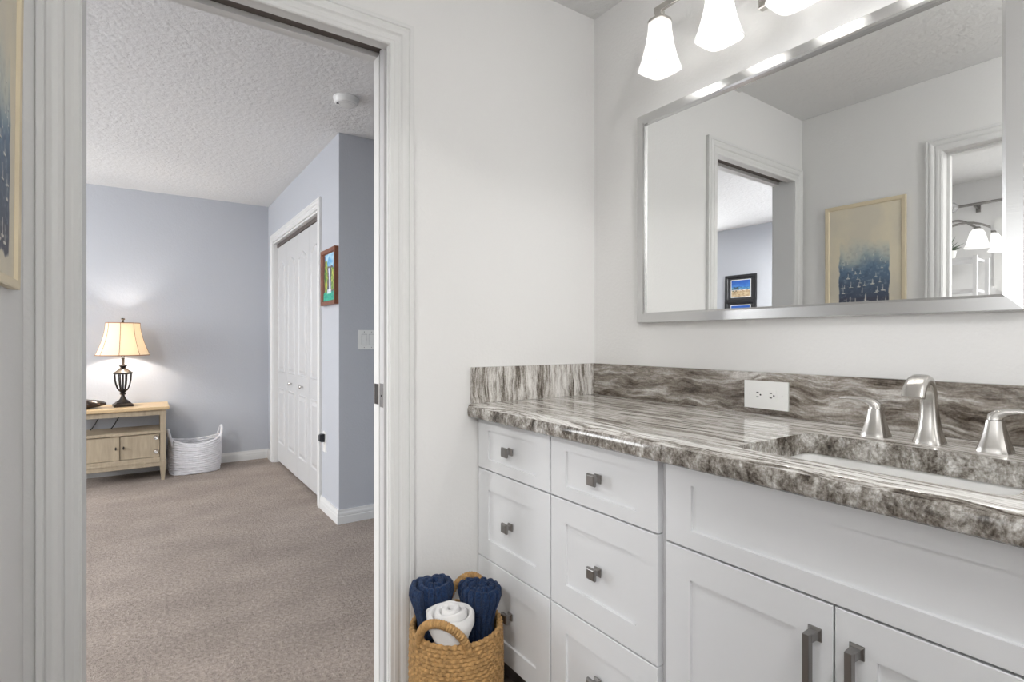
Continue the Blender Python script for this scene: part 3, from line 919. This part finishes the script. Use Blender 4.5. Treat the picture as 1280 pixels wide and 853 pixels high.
# two beach photographs on the bedroom wall (seen in the mirror through the doorway)
def beach(seed):
    def f(u, v):
        n1 = fbm(u+seed, v, 5)
        if v > .58: c = mix((70, 130, 205), (38, 84, 170), (v-.58)*2.4+n1*.3)
        elif v > .40: c = mix((40, 96, 160), (120, 170, 196), .5+fbm(u+seed, v*3, 9))
        else: c = mix((206, 186, 150), (150, 122, 92), .4+fbm(u+seed, v*2, 8))
        if v > .30 and v < .62 and abs(u-.55-.25*math.sin(seed)) < .22+n1*.2 and fbm(u*2+seed, v*2, 7) > -.05: c = mix(c, (50, 62, 52), .8)
        if .36 < v < .44 and fbm(u+seed, v*5, 14) > .0: c = mix(c, (236, 238, 240), .7)
        return c
    return f
def photo(label, zc, seed):
    w, h = .375, .305
    t = thing('framed_photograph', label, 'picture', (XB, 1.850, zc), group='seaside photographs on the bedroom wall')
    framed(t, w, h, .034, .022, M['black_frame'], axw)
    b = NB(); box(b, .001, .006, -w/2+.02, w/2-.02, .02, h-.02); obj('mat_board', b, M['dark_mat'], t)
    b = NB(); box(b, .0062, .0075, -w/2+.066, w/2-.066, .052, h-.052); obj('mat_liner', b, M['white_mat'], t)
    canvas('photograph', beach(seed), w, h, 50, 40, lambda u, v: (.0082, w/2-.074-(w-.148)*(1-u), .060+(h-.120)*v), t)
    return t
photo('upper of two black framed seaside photographs seen in the mirror through the doorway', 1.600, 1.3)
photo('lower black framed seaside photograph, cut off by the bottom mirror edge', 1.265, 4.1)

# ------------------------------------------------------------------ bedroom: table, lamp, trinket, rope basket
TX0, TX1, TY0, TY1 = -1.966, -1.345, 3.640, 4.020
tb = thing('side_table', 'washed wood side table with open shelf and two small doors under the lamp', 'table', ((TX0+TX1)/2, (TY0+TY1)/2, 0))
def LT(b):
    bmesh.ops.translate(b, verts=b.verts, vec=(-(TX0+TX1)/2, -(TY0+TY1)/2, 0)); return b
b = NB(); box(b, TX0-.022, TX1+.022, TY0-.022, TY1+.01, .578, .604)
obj('tabletop', LT(b), M['table_top'], tb, bevel=.005)
for x0 in (TX0, TX1-.046):
    for y0 in (TY0, TY1-.046):
        b = NB()
        def sq(z, i): return [Vector((x0+i, y0+i, z)), Vector((x0+.046-i, y0+i, z)), Vector((x0+.046-i, y0+.046-i, z)), Vector((x0+i, y0+.046-i, z))]
        loft(b, [sq(0, .012), sq(.118, .001), sq(.118, 0), sq(.160, 0), sq(.160, .004), sq(.385, .004), sq(.385, -.001), sq(.40, -.001), sq(.40, .004), sq(.535, .004), sq(.535, 0), sq(.578, 0)])
        obj('leg', LT(b), M['table_wood'], tb)
b = NB(); box(b, TX0+.042, TX1-.042, TY0+.006, TY0+.022, .535, .578); box(b, TX0+.006, TX0+.02, TY0+.042, TY1-.042, .535, .578); box(b, TX1-.02, TX1-.006, TY0+.042, TY1-.042, .535, .578)
obj('apron', LT(b), M['table_wood'], tb)
b = NB(); box(b, TX0+.006, TX1-.006, TY0+.046, TY1-.01, .388, .408); box(b, TX0+.044, TX1-.044, TY0+.004, TY0+.0465, .386, .408); obj('shelf', LT(b), M['table_wood'], tb, bevel=.002)
b = NB()
box(b, TX0+.006, TX1-.006, TY0+.046, TY1-.01, .128, .150); box(b, TX0+.006, TX0+.02, TY0+.046, TY1-.046, .150, .388); box(b, TX1-.02, TX1-.006, TY0+.046, TY1-.046, .150, .388); box(b, TX0+.046, TX1-.046, TY1-.02, TY1-.012, .150, .388)
obj('cupboard', LT(b), M['table_wood'], tb)
b = NB(); box(b, TX0+.044, TX1-.044, TY0+.002, TY0+.046, .118, .192); box(b, TX0+.044, TX1-.044, TY0-.002, TY0+.002, .150, .166); obj('bottom_rail', LT(b), M['table_wood'], tb, bevel=.002)
xm = (TX0+TX1)/2
for x0, x1, kx in ((TX0+.047, xm-.0015, xm-.024), (xm+.0015, TX1-.047, xm+.026)):
    b = NB()
    fs = box(b, x0, x1, TY0+.008, TY0+.024, .196, .382)
    f = [f for f in fs if all(abs(v.co.y-(TY0+.008)) < 1e-6 for v in f.verts)][0]
    bmesh.ops.inset_region(b, faces=[f], thickness=.026, depth=0)
    bmesh.ops.inset_region(b, faces=[f], thickness=.004, depth=0)
    for v in f.verts: v.co.y += .006
    d = obj('door', LT(b), M['table_wood'], tb)
    b = NB(); lathe(b, [(.0005, 0), (.006, 0), (.004, .006), (.008, .012), (.007, .017), (.0005, .018)], n=12)
    bmesh.ops.transform(b, matrix=Matrix.Translation((kx, TY0+.008, .290)) @ Matrix.Rotation(R(90), 4, 'X') @ Matrix.Diagonal((.8, 1.7, 1, 1)), verts=b.verts)
    obj('knob', LT(b), M['bronze'], d, smooth=True)
    if kx > xm:
        for zz in (.238, .352):
            b = NB(); lathe(b, [(.0005, .002), (.006, .004), (.010, .002), (.016, .004), (.018, .0), (.018, -.002)], n=20)
            bmesh.ops.transform(b, matrix=Matrix.Translation((x1-.024, TY0+.0075, zz)) @ Matrix.Rotation(R(90), 4, 'X'), verts=b.verts)
            r = obj('rosette', LT(b), M['nickel'], d, smooth=True); r['label'] = 'round grey metal rosette'
# cables hanging in the open shelf
for k, xs in enumerate((-1.70, -1.835)):
    b = NB(); tube(b, [(xs+.05, 3.99, .56), (xs+.03, 3.97, .50), (xs, 3.95, .44), (xs-.02, 3.93, .413)], .004, 8)
    o = obj('cable', b, M['cable']); tag(o, ('black cable slanting in the open shelf, the right one below the lamp', 'black cable in the open shelf, the left one next to the door casing')[k], 'cable')

# table lamp
lamp = thing('table_lamp', 'dark bronze caged urn table lamp with a cream bell shade, lit', 'lamp', (-1.638, 3.825, .604))
lamp.rotation_euler = (0, 0, R(8))
b = NB()
def sq2(h, z): return [Vector((-h, -h, z)), Vector((h, -h, z)), Vector((h, h, z)), Vector((-h, h, z))]
loft(b, [sq2(.064, 0), sq2(.064, .018), sq2(.056, .024), sq2(.050, .026), sq2(.046, .036)])
obj('foot', b, M['bronze'], lamp, bevel=.002)
b = NB(); lathe(b, [(.045, .034), (.042, .042), (.028, .052), (.020, .064), (.014, .082), (.0125, .092), (.022, .098), (.022, .103), (.014, .110), (.024, .122), (.034, .136), (.030, .139), (.0005, .139)], n=28)
obj('stem', b, M['bronze'], lamp, smooth=True)
for k in range(8):
    a = 2*PI*k/8+.2
    pts = []
    for z, r in ((.130, .030), (.150, .040), (.180, .050), (.215, .057), (.250, .059), (.272, .060)):
        pts.append((r*math.cos(a), r*math.sin(a), z))
    b = NB(); tube(b, pts, .0045, 8); obj('cage_rib', b, M['bronze'], lamp, smooth=True)
b = NB(); lathe(b, [(.052, .262), (.066, .266), (.067, .276), (.060, .280), (.048, .288), (.034, .300), (.025, .310), (.018, .316), (.020, .322), (.029, .328), (.029, .333), (.014, .338), (.011, .345), (.011, .395), (.0005, .396)], n=28)
b2 = [v for v in b.verts]
obj('collar', b, M['bronze'], lamp, smooth=True)
b = NB(); tube(b, [(0, 0, .139), (0, 0, .27)], .006, 10); obj('core_rod', b, M['bronze'], lamp)
# bell shade: eight panels
SH0, SH1 = .418, .680
def bell(t): return .182 - .066*(1-(1-t)**2.0) * 1.0 if False else .1165 + (.184-.1165)*(1-t)**1.7
def oct_ring(r, z, n=8, ph=R(22.5+8)): return [Vector((r*math.cos(2*PI*i/n+ph), r*math.sin(2*PI*i/n+ph), z)) for i in range(n)]
b = NB()
NS = 14
def ring32(r, z):
    out = []
    P8 = oct_ring(r, z)
    for i in range(8):
        a, c = P8[i], P8[(i+1) % 8]
        for q in range(4):
            p = a.lerp(c, q/4)
            rr = math.hypot(p.x, p.y); k = 1 + (r/rr-1)*.55
            out.append(Vector((p.x*k, p.y*k, z)))
    return out
outs = [ring32(bell(i/NS), SH0+(SH1-SH0)*i/NS) for i in range(NS+1)]
ins = [ring32(bell(i/NS)-.0015, SH0+(SH1-SH0)*i/NS) for i in range(NS+1)]
loft(b, outs+ins[::-1]+[outs[0]], caps=False)
bmesh.ops.remove_doubles(b, verts=b.verts, dist=1e-7)
shd = obj('lamp_shade', b, M['linen'], lamp, smooth=True)
for z, t_ in ((SH0, 0), (SH1, 1)):
    b = NB(); tube(b, [p*1.0 for p in ring32(bell(t_)-.0007, z)], .0032, 6, closed=True); obj('binding', b, M['linen_trim'], shd)
for k in range(8):
    b = NB()
    pts = []
    for i in range(NS+1):
        p = oct_ring(bell(i/NS)+.0005, SH0+(SH1-SH0)*i/NS)[k]; pts.append(p)
    tube(b, pts, .0018, 5); obj('seam', b, M['linen_trim'], shd)
b = NB(); bmesh.ops.create_uvsphere(b, u_segments=16, v_segments=10, radius=.030); bmesh.ops.translate(b, verts=b.verts, vec=(0, 0, .525))
obj('bulb', b, M['lamp_bulb'], lamp, smooth=True)
b = NB()
hp = [(.0, .0, .40), (.045, 0, .44), (.06, 0, .52), (.045, 0, .62), (.006, 0, .690)]
tube(b, hp, .002, 6); tube(b, [(-x, y, z) for x, y, z in hp], .002, 6)
lathe(b, [(.0005, .684), (.007, .684), (.006, .692), (.004, .698), (.013, .708), (.015, .714), (.010, .719), (.0005, .721)], n=16)
for i in range(4):
    a = PI/2*i+.4; tube(b, [(0, 0, .680), (.1155*math.cos(a), .1155*math.sin(a), .680)], .0018, 5)
obj('harp', b, M['bronze'], lamp, smooth=True)

# dark carved trinket box left of the lamp
b = NB()
secs = []
for i in range(15):
    t_ = i/14
    x = -.135+.27*t_
    k = math.sin(PI*min(1, max(0.0, (t_*.96+.02))))**.45
    hh_ = .058*(.75+.25*math.sin(t_*2.5+1.2))*k; ww_ = .075*k
    sec = []
    for j in range(18):
        a = 2*PI*j/18
        c, s_ = math.cos(a), math.sin(a)
        sec.append(Vector((x, ww_*c, max(0, .030+hh_*s_*(.9 if s_ > 0 else .6)) * (1+.06*math.sin(11*t_+3*a)))))
    secs.append(sec)
loft(b, secs)
bmesh.ops.translate(b, verts=b.verts, vec=(0, 0, -min(v.co.z for v in b.verts)))
o = obj('trinket_box', b, M['trinket'], smooth=True, loc=(-1.880, 3.790, .6045))
tag(o, 'dark glossy carved wooden trinket box on the side table left of the lamp', 'box')

# white rope basket
def rope_ring(bm, cx, cy, z, rx, ry, rr, seg, strands, n=8, amp=.22, ph=0, e=2.0, dzf=None):
    pts = []
    for i in range(seg):
        a = 2*PI*i/seg
        ca, sa = math.cos(a), math.sin(a)
        k = (abs(ca)**e+abs(sa)**e)**(-1/e)
        x, y = cx+rx*ca*k, cy+ry*sa*k
        zz = z + (dzf(a) if dzf else 0)
        T = Vector((-rx*sa, ry*ca, 0)).normalized(); N = Vector((T.y, -T.x, 0)); Z = Vector((0, 0, 1))
        ring = []
        for q in range(n):
            b_ = 2*PI*q/n
            r = rr*(1+amp*math.cos(2*(b_) + strands*a + ph))
            ring.append(bm.verts.new(Vector((x, y, zz)) + (N*math.cos(b_) + Z*math.sin(b_))*r))
        pts.append(ring)
    for i in range(seg):
        a, c = pts[i], pts[(i+1) % seg]
        for q in range(n):
            bm.faces.new((a[q], a[(q+1) % n], c[(q+1) % n], c[q]))
rb = thing('rope_basket', 'oval white cotton rope basket with two loop handles on the carpet', 'basket', (-1.125, 3.855, 0))
b = NB()
NR = 15
for k in range(NR):
    t_ = k/(NR-1)
    bul = 1+.06*math.sin(PI*t_*.9)
    rope_ring(b, random.uniform(-.002, .002), random.uniform(-.002, .002), 0.0110+t_*.240, .184*bul, .140*bul, .0112, 72, 14, 7, .12, k*1.7, 2.3,
              (lambda a, t_=t_: .045*t_*abs(math.cos(a))**2 + .003*math.sin(3*a+9*t_)))
obj('body', b, M['rope'], rb, smooth=True)
b = NB(); lathe(b, [(.0005, .003), (.178, .003), (.178, .010), (.0005, .010)], n=40)
bmesh.ops.scale(b, vec=(1, .76, 1), verts=b.verts); obj('base', b, M['rope'], rb)
for s in (-1, 1):
    b = NB()
    pts = [(s*.176, -.075, .245), (s*.188, -.068, .295), (s*.200, -.045, .352), (s*.205, 0, .385), (s*.200, .045, .352), (s*.188, .068, .295), (s*.176, .075, .245)]
    # smooth arch
    sm = []
    for i in range(len(pts)-1):
        for q in range(4):
            sm.append(Vector(pts[i]).lerp(Vector(pts[i+1]), q/4))
    sm.append(Vector(pts[-1]))
    for _ in range(3):
        sm = [sm[0]]+[(sm[i-1]+sm[i]*2+sm[i+1])/4 for i in range(1, len(sm)-1)]+[sm[-1]]
    tube(b, sm, [.0115*(1+.08*math.sin(i*2.1)) for i in range(len(sm))], 10); obj('handle', b, M['rope'], rb, smooth=True)
rb.rotation_euler = (0, 0, R(4))

# wall switch, wall outlet with a plug, smoke detector
sw = thing('light_switch', 'white double rocker switch plate on the grey return wall', 'switch', (-.3145, YG, 1.087))
b = NB(); box(b, -.061, .061, -.006, 0, 0, .123); obj('cover_plate', b, M['plastic'], sw, bevel=.002)
for x in (-.024, .024):
    b = NB()
    for zz, o_ in ((.028, .0), (.0617, .0)):
        pass
    b.free(); b = NB(); box(b, x-.0178, x+.0178, -.0066, -.0060, .0265, .0970); obj('rocker_gap', b, M['cab_gap'], sw); b = NB()
    sec = [Vector((0, -.0061, .028)), Vector((0, -.0105, .029)), Vector((0, -.0070, .0615)), Vector((0, -.0080, .0945)), Vector((0, -.0061, .0955))]
    loft(b, [[v+Vector((x-.0165, 0, 0)) for v in sec], [v+Vector((x+.0165, 0, 0)) for v in sec]])
    obj('rocker', b, M['plastic'], sw)
for x in (-.024, .024):
    for z in (.012, .111):
        b = NB(); lathe(b, [(.0005, 0), (.003, 0), (.0005, .001)], n=10)
        bmesh.ops.transform(b, matrix=Matrix.Translation((x, -.0061, z)) @ Matrix.Rotation(R(90), 4, 'X'), verts=b.verts); obj('screw', b, M['pewter'], sw)
wo = thing('wall_outlet', 'white wall outlet holding a black plug, low beside the closet casing', 'outlet', (XCL, 2.075, .398))
b = NB(); box(b, -.006, 0, -.036, .036, 0, .135); obj('cover_plate', b, M['plastic'], wo, bevel=.002)
for z in (.040, .095):
    b = NB(); box(b, -.0085, -.0061, -.017, .017, z-.015, z+.015); r = obj('receptacle', b, M['plastic'], wo, bevel=.001)
    if z > .09:
        for y in (-.007, .007):
            b = NB(); box(b, -.0092, -.0086, y-.0015, y+.0015, z-.002, z+.008); obj('slot', b, M['slot'], r)
b = NB(); loft(b, [[Vector((x, y*s, z*s+.094)) for y, z in ((-.022, -.024), (.022, -.024), (.022, .020), (.010, .028), (-.022, .028))] for x, s in ((-.0093, 1), (-.030, 1), (-.040, .8))])
pl = obj('plug', b, M['black'], bevel=.003, loc=(XCL, 2.075, .398))
tag(pl, 'black square plug adapter stuck in the low wall outlet', 'plug')
sd = thing('smoke_detector', 'round white smoke detector on the bedroom ceiling', 'smoke detector', (-.607, 1.268, H))
b = NB(); lathe(b, [(.0005, 0), (.066, 0), (.066, -.008), (.064, -.010), (.062, -.026), (.056, -.034), (.040, -.038), (.0005, -.039)], n=40); obj('housing', b, M['plastic'], sd, smooth=True)
b = NB()
for k in range(3): lathe(b, [(.030+k*.009, -.0375+k*.0012), (.034+k*.009, -.0385+k*.0012), (.034+k*.009, -.036+k*.0012)], n=40)
obj('vent_grille', b, M['cab_in'], sd)
b = NB(); lathe(b, [(.0005, -.041), (.006, -.0405), (.006, -.037)], -.045, 0, 10); obj('indicator', b, M['black'], sd)

# ------------------------------------------------------------------ seagrass basket with rolled towels
BC = (-.737, -.196)
sb = thing('woven_basket', 'round seagrass basket with looped handles on the floor beside the vanity', 'basket', (BC[0], BC[1], 0))
b = NB()
NR = 27
for k in range(NR):
    t_ = k/(NR-1)
    r = .117+.015*math.sin(PI*(.15+.55*t_))
    rope_ring(b, 0, 0, .006+t_*.305, r, r, .0074, 240, 42, 8, .26, k*2.3)
obj('body', b, M['seagrass'], sb, smooth=True)
b = NB(); lathe(b, [(.0005, .002), (.118, .002), (.118, .008), (.0005, .008)], n=40); obj('base', b, M['seagrass'], sb)
ha = math.atan2(-.8, -.6)
for s in (0, PI):
    a0 = R(222)+s
    b = NB()
    pts = []
    for i in range(41):
        t_ = i/40
        a = a0+R(34)*(1-2*t_)
        z = .295+.092*math.sin(PI*t_)**.7
        rr = .131+.022*math.sin(PI*t_)
        pts.append((rr*math.cos(a), rr*math.sin(a), z))
    N = 160
    # twisted wrap
    P = [Vector(p) for p in pts]
    fine = []
    for i in range(N+1):
        f = i/N*40; q = min(39, int(f)); fine.append(P[q].lerp(P[q+1], f-q))
    tube(b, fine, [.0115*(1+.10*math.sin(i*1.15)) for i in range(N+1)], 10)
    obj('handle', b, M['seagrass'], sb, smooth=True)

def towel_roll(bm, rad, h, turns, th, ribs=0, amp=.003, seed=0, core=.006, flare=.2, dome=.012, f0=.74):
    """a towel rolled up: a thick spiral sheet with a soft rounded upper edge, looser at the top"""
    segs = int(60*turns)
    prof = [(-.5, 0), (-.5, .5), (-.5, .74), (-.5, .82), (-.48, .92), (-.36, .98), (-.15, 1.0), (.15, 1.0), (.36, .98), (.48, .92), (.5, .82), (.5, .74), (.5, .5), (.5, 0)]
    rows = []
    for i in range(segs+1):
        a = 2*PI*turns*i/segs
        r = core+(rad-core-th/2)*i/segs
        row = []
        for u, w in prof:
            n1 = noise.noise(Vector((r*math.cos(a)*45+seed, r*math.sin(a)*45, w*9)))
            n2 = noise.noise(Vector((r*math.cos(a)*14+seed, r*math.sin(a)*14, w*2)))
            top = h - dome*(r/rad)**2 + .006*noise.noise(Vector((a*.6, seed, 0)))
            rr = r+u*th
            if ribs:
                k = abs(math.sin(ribs*a/2))**.45
                if u > 0: rr += amp*(k-.6)*(1 if w < .97 else .6)
                if w >= .9: top += .55*amp*(k-.6)
            rr += .0016*n1 + .004*n2
            q = max(0, min(1, (w-f0)/(.97-f0))); rr *= 1+flare*q*q*(3-2*q)
            row.append(bm.verts.new((rr*math.cos(a), rr*math.sin(a), w*top + .002*n1*(w > .8))))
        rows.append(row)
    m = len(prof)
    for i in range(segs):
        for k in range(m-1):
            bm.faces.new((rows[i][k], rows[i][k+1], rows[i+1][k+1], rows[i+1][k]))
        bm.faces.new((rows[i][m-1], rows[i][0], rows[i+1][0], rows[i+1][m-1]))
    bm.faces.new(rows[0]); bm.faces.new(rows[-1][::-1])
def towel(label, m, loc, lean, lean_dir, spin, **k):
    """lean in degrees towards lean_dir (degrees, world xy), spin turns the roll about its own axis"""
    b = NB(); towel_roll(b, **k)
    ax = Vector((-math.sin(R(lean_dir)), math.cos(R(lean_dir)), 0))
    mt = Matrix.Rotation(R(lean), 4, ax) @ Matrix.Rotation(R(spin), 4, 'Z')
    bmesh.ops.transform(b, matrix=mt, verts=b.verts)
    z = min(v.co.z for v in b.verts)
    o = obj('rolled_towel', b, m, smooth=True, loc=(loc[0], loc[1], .0085-z))
    return tag(o, label, 'towel')
towel('navy ribbed towel roll standing at the right of the basket, nearest the drawers', M['blue_towel'], (BC[0]+.058, BC[1]-.012), 1.5, -20, 200, rad=.052, h=.408, turns=2.8, th=.0175, ribs=15, amp=.007, seed=2, flare=.44)
towel('navy ribbed towel roll at the back left of the basket by the door casing', M['blue_towel'], (BC[0]-.035, BC[1]+.054), 2.0, 140, 70, rad=.052, h=.416, turns=2.4, th=.0175, ribs=14, amp=.007, seed=7, flare=.48)
towel('white towel roll leaning at the front of the basket behind the handle', M['white_towel'], (BC[0]-.034, BC[1]-.050), 4.0, 205, 120, rad=.053, h=.392, turns=3.0, th=.0155, ribs=0, seed=4, flare=.54, dome=.034, f0=.77)

# ------------------------------------------------------------------ the next room, seen in the mirror through the west doorway
# window with blinds on its far wall
b = NB()
for r in ((-1.50, -1.44, 1.0, 2.12), (-.46, -.40, 1.0, 2.12), (-1.44, -.46, 1.0, 1.06), (-1.44, -.46, 2.06, 2.12)): box(b, -4.0, -3.975, *r)
struct('window_2', b, M['trim'], bevel=.003)
bl = thing('window_blind', 'white slatted blind on the window of the next room, seen in the mirror', 'blind', (-3.985, -.95, 1.06))
for k in range(32):
    b = NB()
    z = .015+k*.0305
    loft(b, [[Vector((x, y, zz)) for x, zz in ((-.010, z-.010), (.002, z+.001), (.012, z+.013), (.010, z+.014), (0, z+.003), (-.012, z-.009))] for y in (-.485, .485)])
    obj('slat', b, M['blind'], bl)
# curtain rod with a crystal finial
rd = thing('curtain_rod', 'grey metal curtain rod with a crystal ball finial, seen in the mirror', 'curtain rod', (-3.90, -.95, 2.235))
b = NB(); tube(b, [(0, .80, 0), (0, -.80, 0)], .011, 12); obj('rod', b, M['pewter'], rd, smooth=True)
for y in (.70, -.70):
    b = NB(); box(b, -.0995, .004, y-.006, y+.006, -.020, -.010); box(b, -.0995, -.095, y-.015, y+.015, -.05, .03); obj('bracket', b, M['pewter'], rd)
for s in (1, -1):
    b = NB(); bmesh.ops.create_icosphere(b, subdivisions=2, radius=.042); bmesh.ops.translate(b, verts=b.verts, vec=(0, s*.842, 0))
    obj('finial', b, M['crystal'], rd)
# swan-neck wall light
wl = thing('wall_light', 'swan neck bathroom light with bell glass shades, seen in the mirror', 'light fixture', (-3.60, -.05, 2.02))
b = NB(); lathe(b, [(.0005, 0), (.055, 0), (.05, .012), (.0005, .016)], n=24); bmesh.ops.transform(b, matrix=Matrix.Rotation(R(90), 4, 'X'), verts=b.verts); obj('wall_plate', b, M['pewter'], wl, smooth=True)
for k, (x1, y1, z1) in enumerate(((0, -.29, .0), (-.16, -.39, -.02))):
    pts = []
    for i in range(17):
        t_ = i/16
        pts.append((x1*t_, y1*t_, .085*math.sin(PI*t_*1.1)*t_**.4 + z1*t_ - .03*(1-t_)))
    b = NB(); tube(b, pts, .0085, 8); obj('arm', b, M['pewter'], wl, smooth=True)
    e = pts[-1]
    b = NB(); lathe(b, [(.016, e[2]+.012), (.022, e[2]), (.024, e[2]-.016), (.0005, e[2]-.016)], e[0], e[1], 20); obj('socket_cup', b, M['pewter'], wl, smooth=True)
    b = NB(); lathe(b, [(.026, e[2]-.006), (.042, e[2]-.03), (.052, e[2]-.07), (.064, e[2]-.115), (.080, e[2]-.145), (.077, e[2]-.145), (.061, e[2]-.113), (.049, e[2]-.07), (.038, e[2]-.03), (.022, e[2]-.006)], e[0], e[1], 28); obj('shade', b, M['glass_shade'], wl, smooth=True)
    b = NB(); bmesh.ops.create_uvsphere(b, u_segments=12, v_segments=8, radius=.028); bmesh.ops.translate(b, verts=b.verts, vec=(e[0], e[1], e[2]-.085)); obj('bulb', b, M['far_bulb'], wl, smooth=True)
# shelf stand with a plant
st = thing('shelf_stand', 'slim grey shelf stand in the next room, seen in the mirror', 'shelf', (-3.45, -.23, 0))
for x in (-.14, .14):
    for y in (-.17, .15):
        b = NB(); box(b, x-.011, x+.011, y-.011, y+.011, 0, 1.76); obj('post', b, M['cab_in'], st)
for z in (.25, .75, 1.20, 1.47, 1.735):
    b = NB(); box(b, -.129, .129, -.159, .139, z, z+.018); obj('shelf_board', b, M['cab_in'], st)
pp = thing('potted_plant', 'grey green leafy plant on top of the shelf stand, seen in the mirror', 'plant', (-3.45, -.20, 1.7535))
b = NB(); lathe(b, [(.0005, 0), (.045, 0), (.06, .07), (.055, .07), (.05, .06), (.0005, .06)], n=24); obj('pot', b, M['plastic'], pp, smooth=True)
b = NB()
random.seed(11)
for k in range(60):
    a = random.uniform(0, 2*PI); tilt = random.uniform(.1, 1.25); ln = random.uniform(.07, .15)
    d = Vector((math.cos(a)*math.sin(tilt), math.sin(a)*math.sin(tilt), math.cos(tilt)))
    s_ = d.cross(Vector((0, 0, 1))).normalized()
    p0 = Vector((0, 0, .058))
    q = [p0, p0+d*ln*.5+s_*.011, p0+d*ln-Vector((0, 0, .02*tilt)), p0+d*ln*.5-s_*.011]
    b.faces.new([b.verts.new(v) for v in q])
obj('foliage', b, M['leaf'], pp)

# added lamp bodies out of frame (their light is the fill lights at the top)
for label, x, y in (('added square white housing for the bedroom fill light, out of view', -3.3, .45), ('added square white housing for the next room fill light, out of view', -2.9, -2.1)):
    cl = thing('fill_lamp_housing', label, 'ceiling lamp', (x, y, H))
    b = NB(); box(b, -.28, .28, -.28, .28, -.085, 0); obj('housing', b, M['plastic'], cl, bevel=.01)
pl_ = thing('added_pendant', 'added short white pendant with an open ring over the bathroom fill light, behind the camera', 'ceiling lamp', (-1.12, -1.95, H))  # added body for the bathroom fill light, unseen
b = NB(); lathe(b, [(.0005, 0), (.06, 0), (.055, -.02), (.008, -.026), (.008, -.16), (.0005, -.162)], n=24); obj('ceiling_rose', b, M['nickel'], pl_, smooth=True)
b = NB(); tube(b, [(.15*math.cos(2*PI*i/32), .15*math.sin(2*PI*i/32), -.16) for i in range(32)], .005, 8, closed=True); obj('ring', b, M['nickel'], pl_, smooth=True)
for a in range(3):
    b = NB(); tube(b, [(.006*math.cos(a*2*PI/3), .006*math.sin(a*2*PI/3), -.15), (.149*math.cos(a*2*PI/3), .149*math.sin(a*2*PI/3), -.16)], .0035, 6); obj('spoke', b, M['nickel'], pl_)
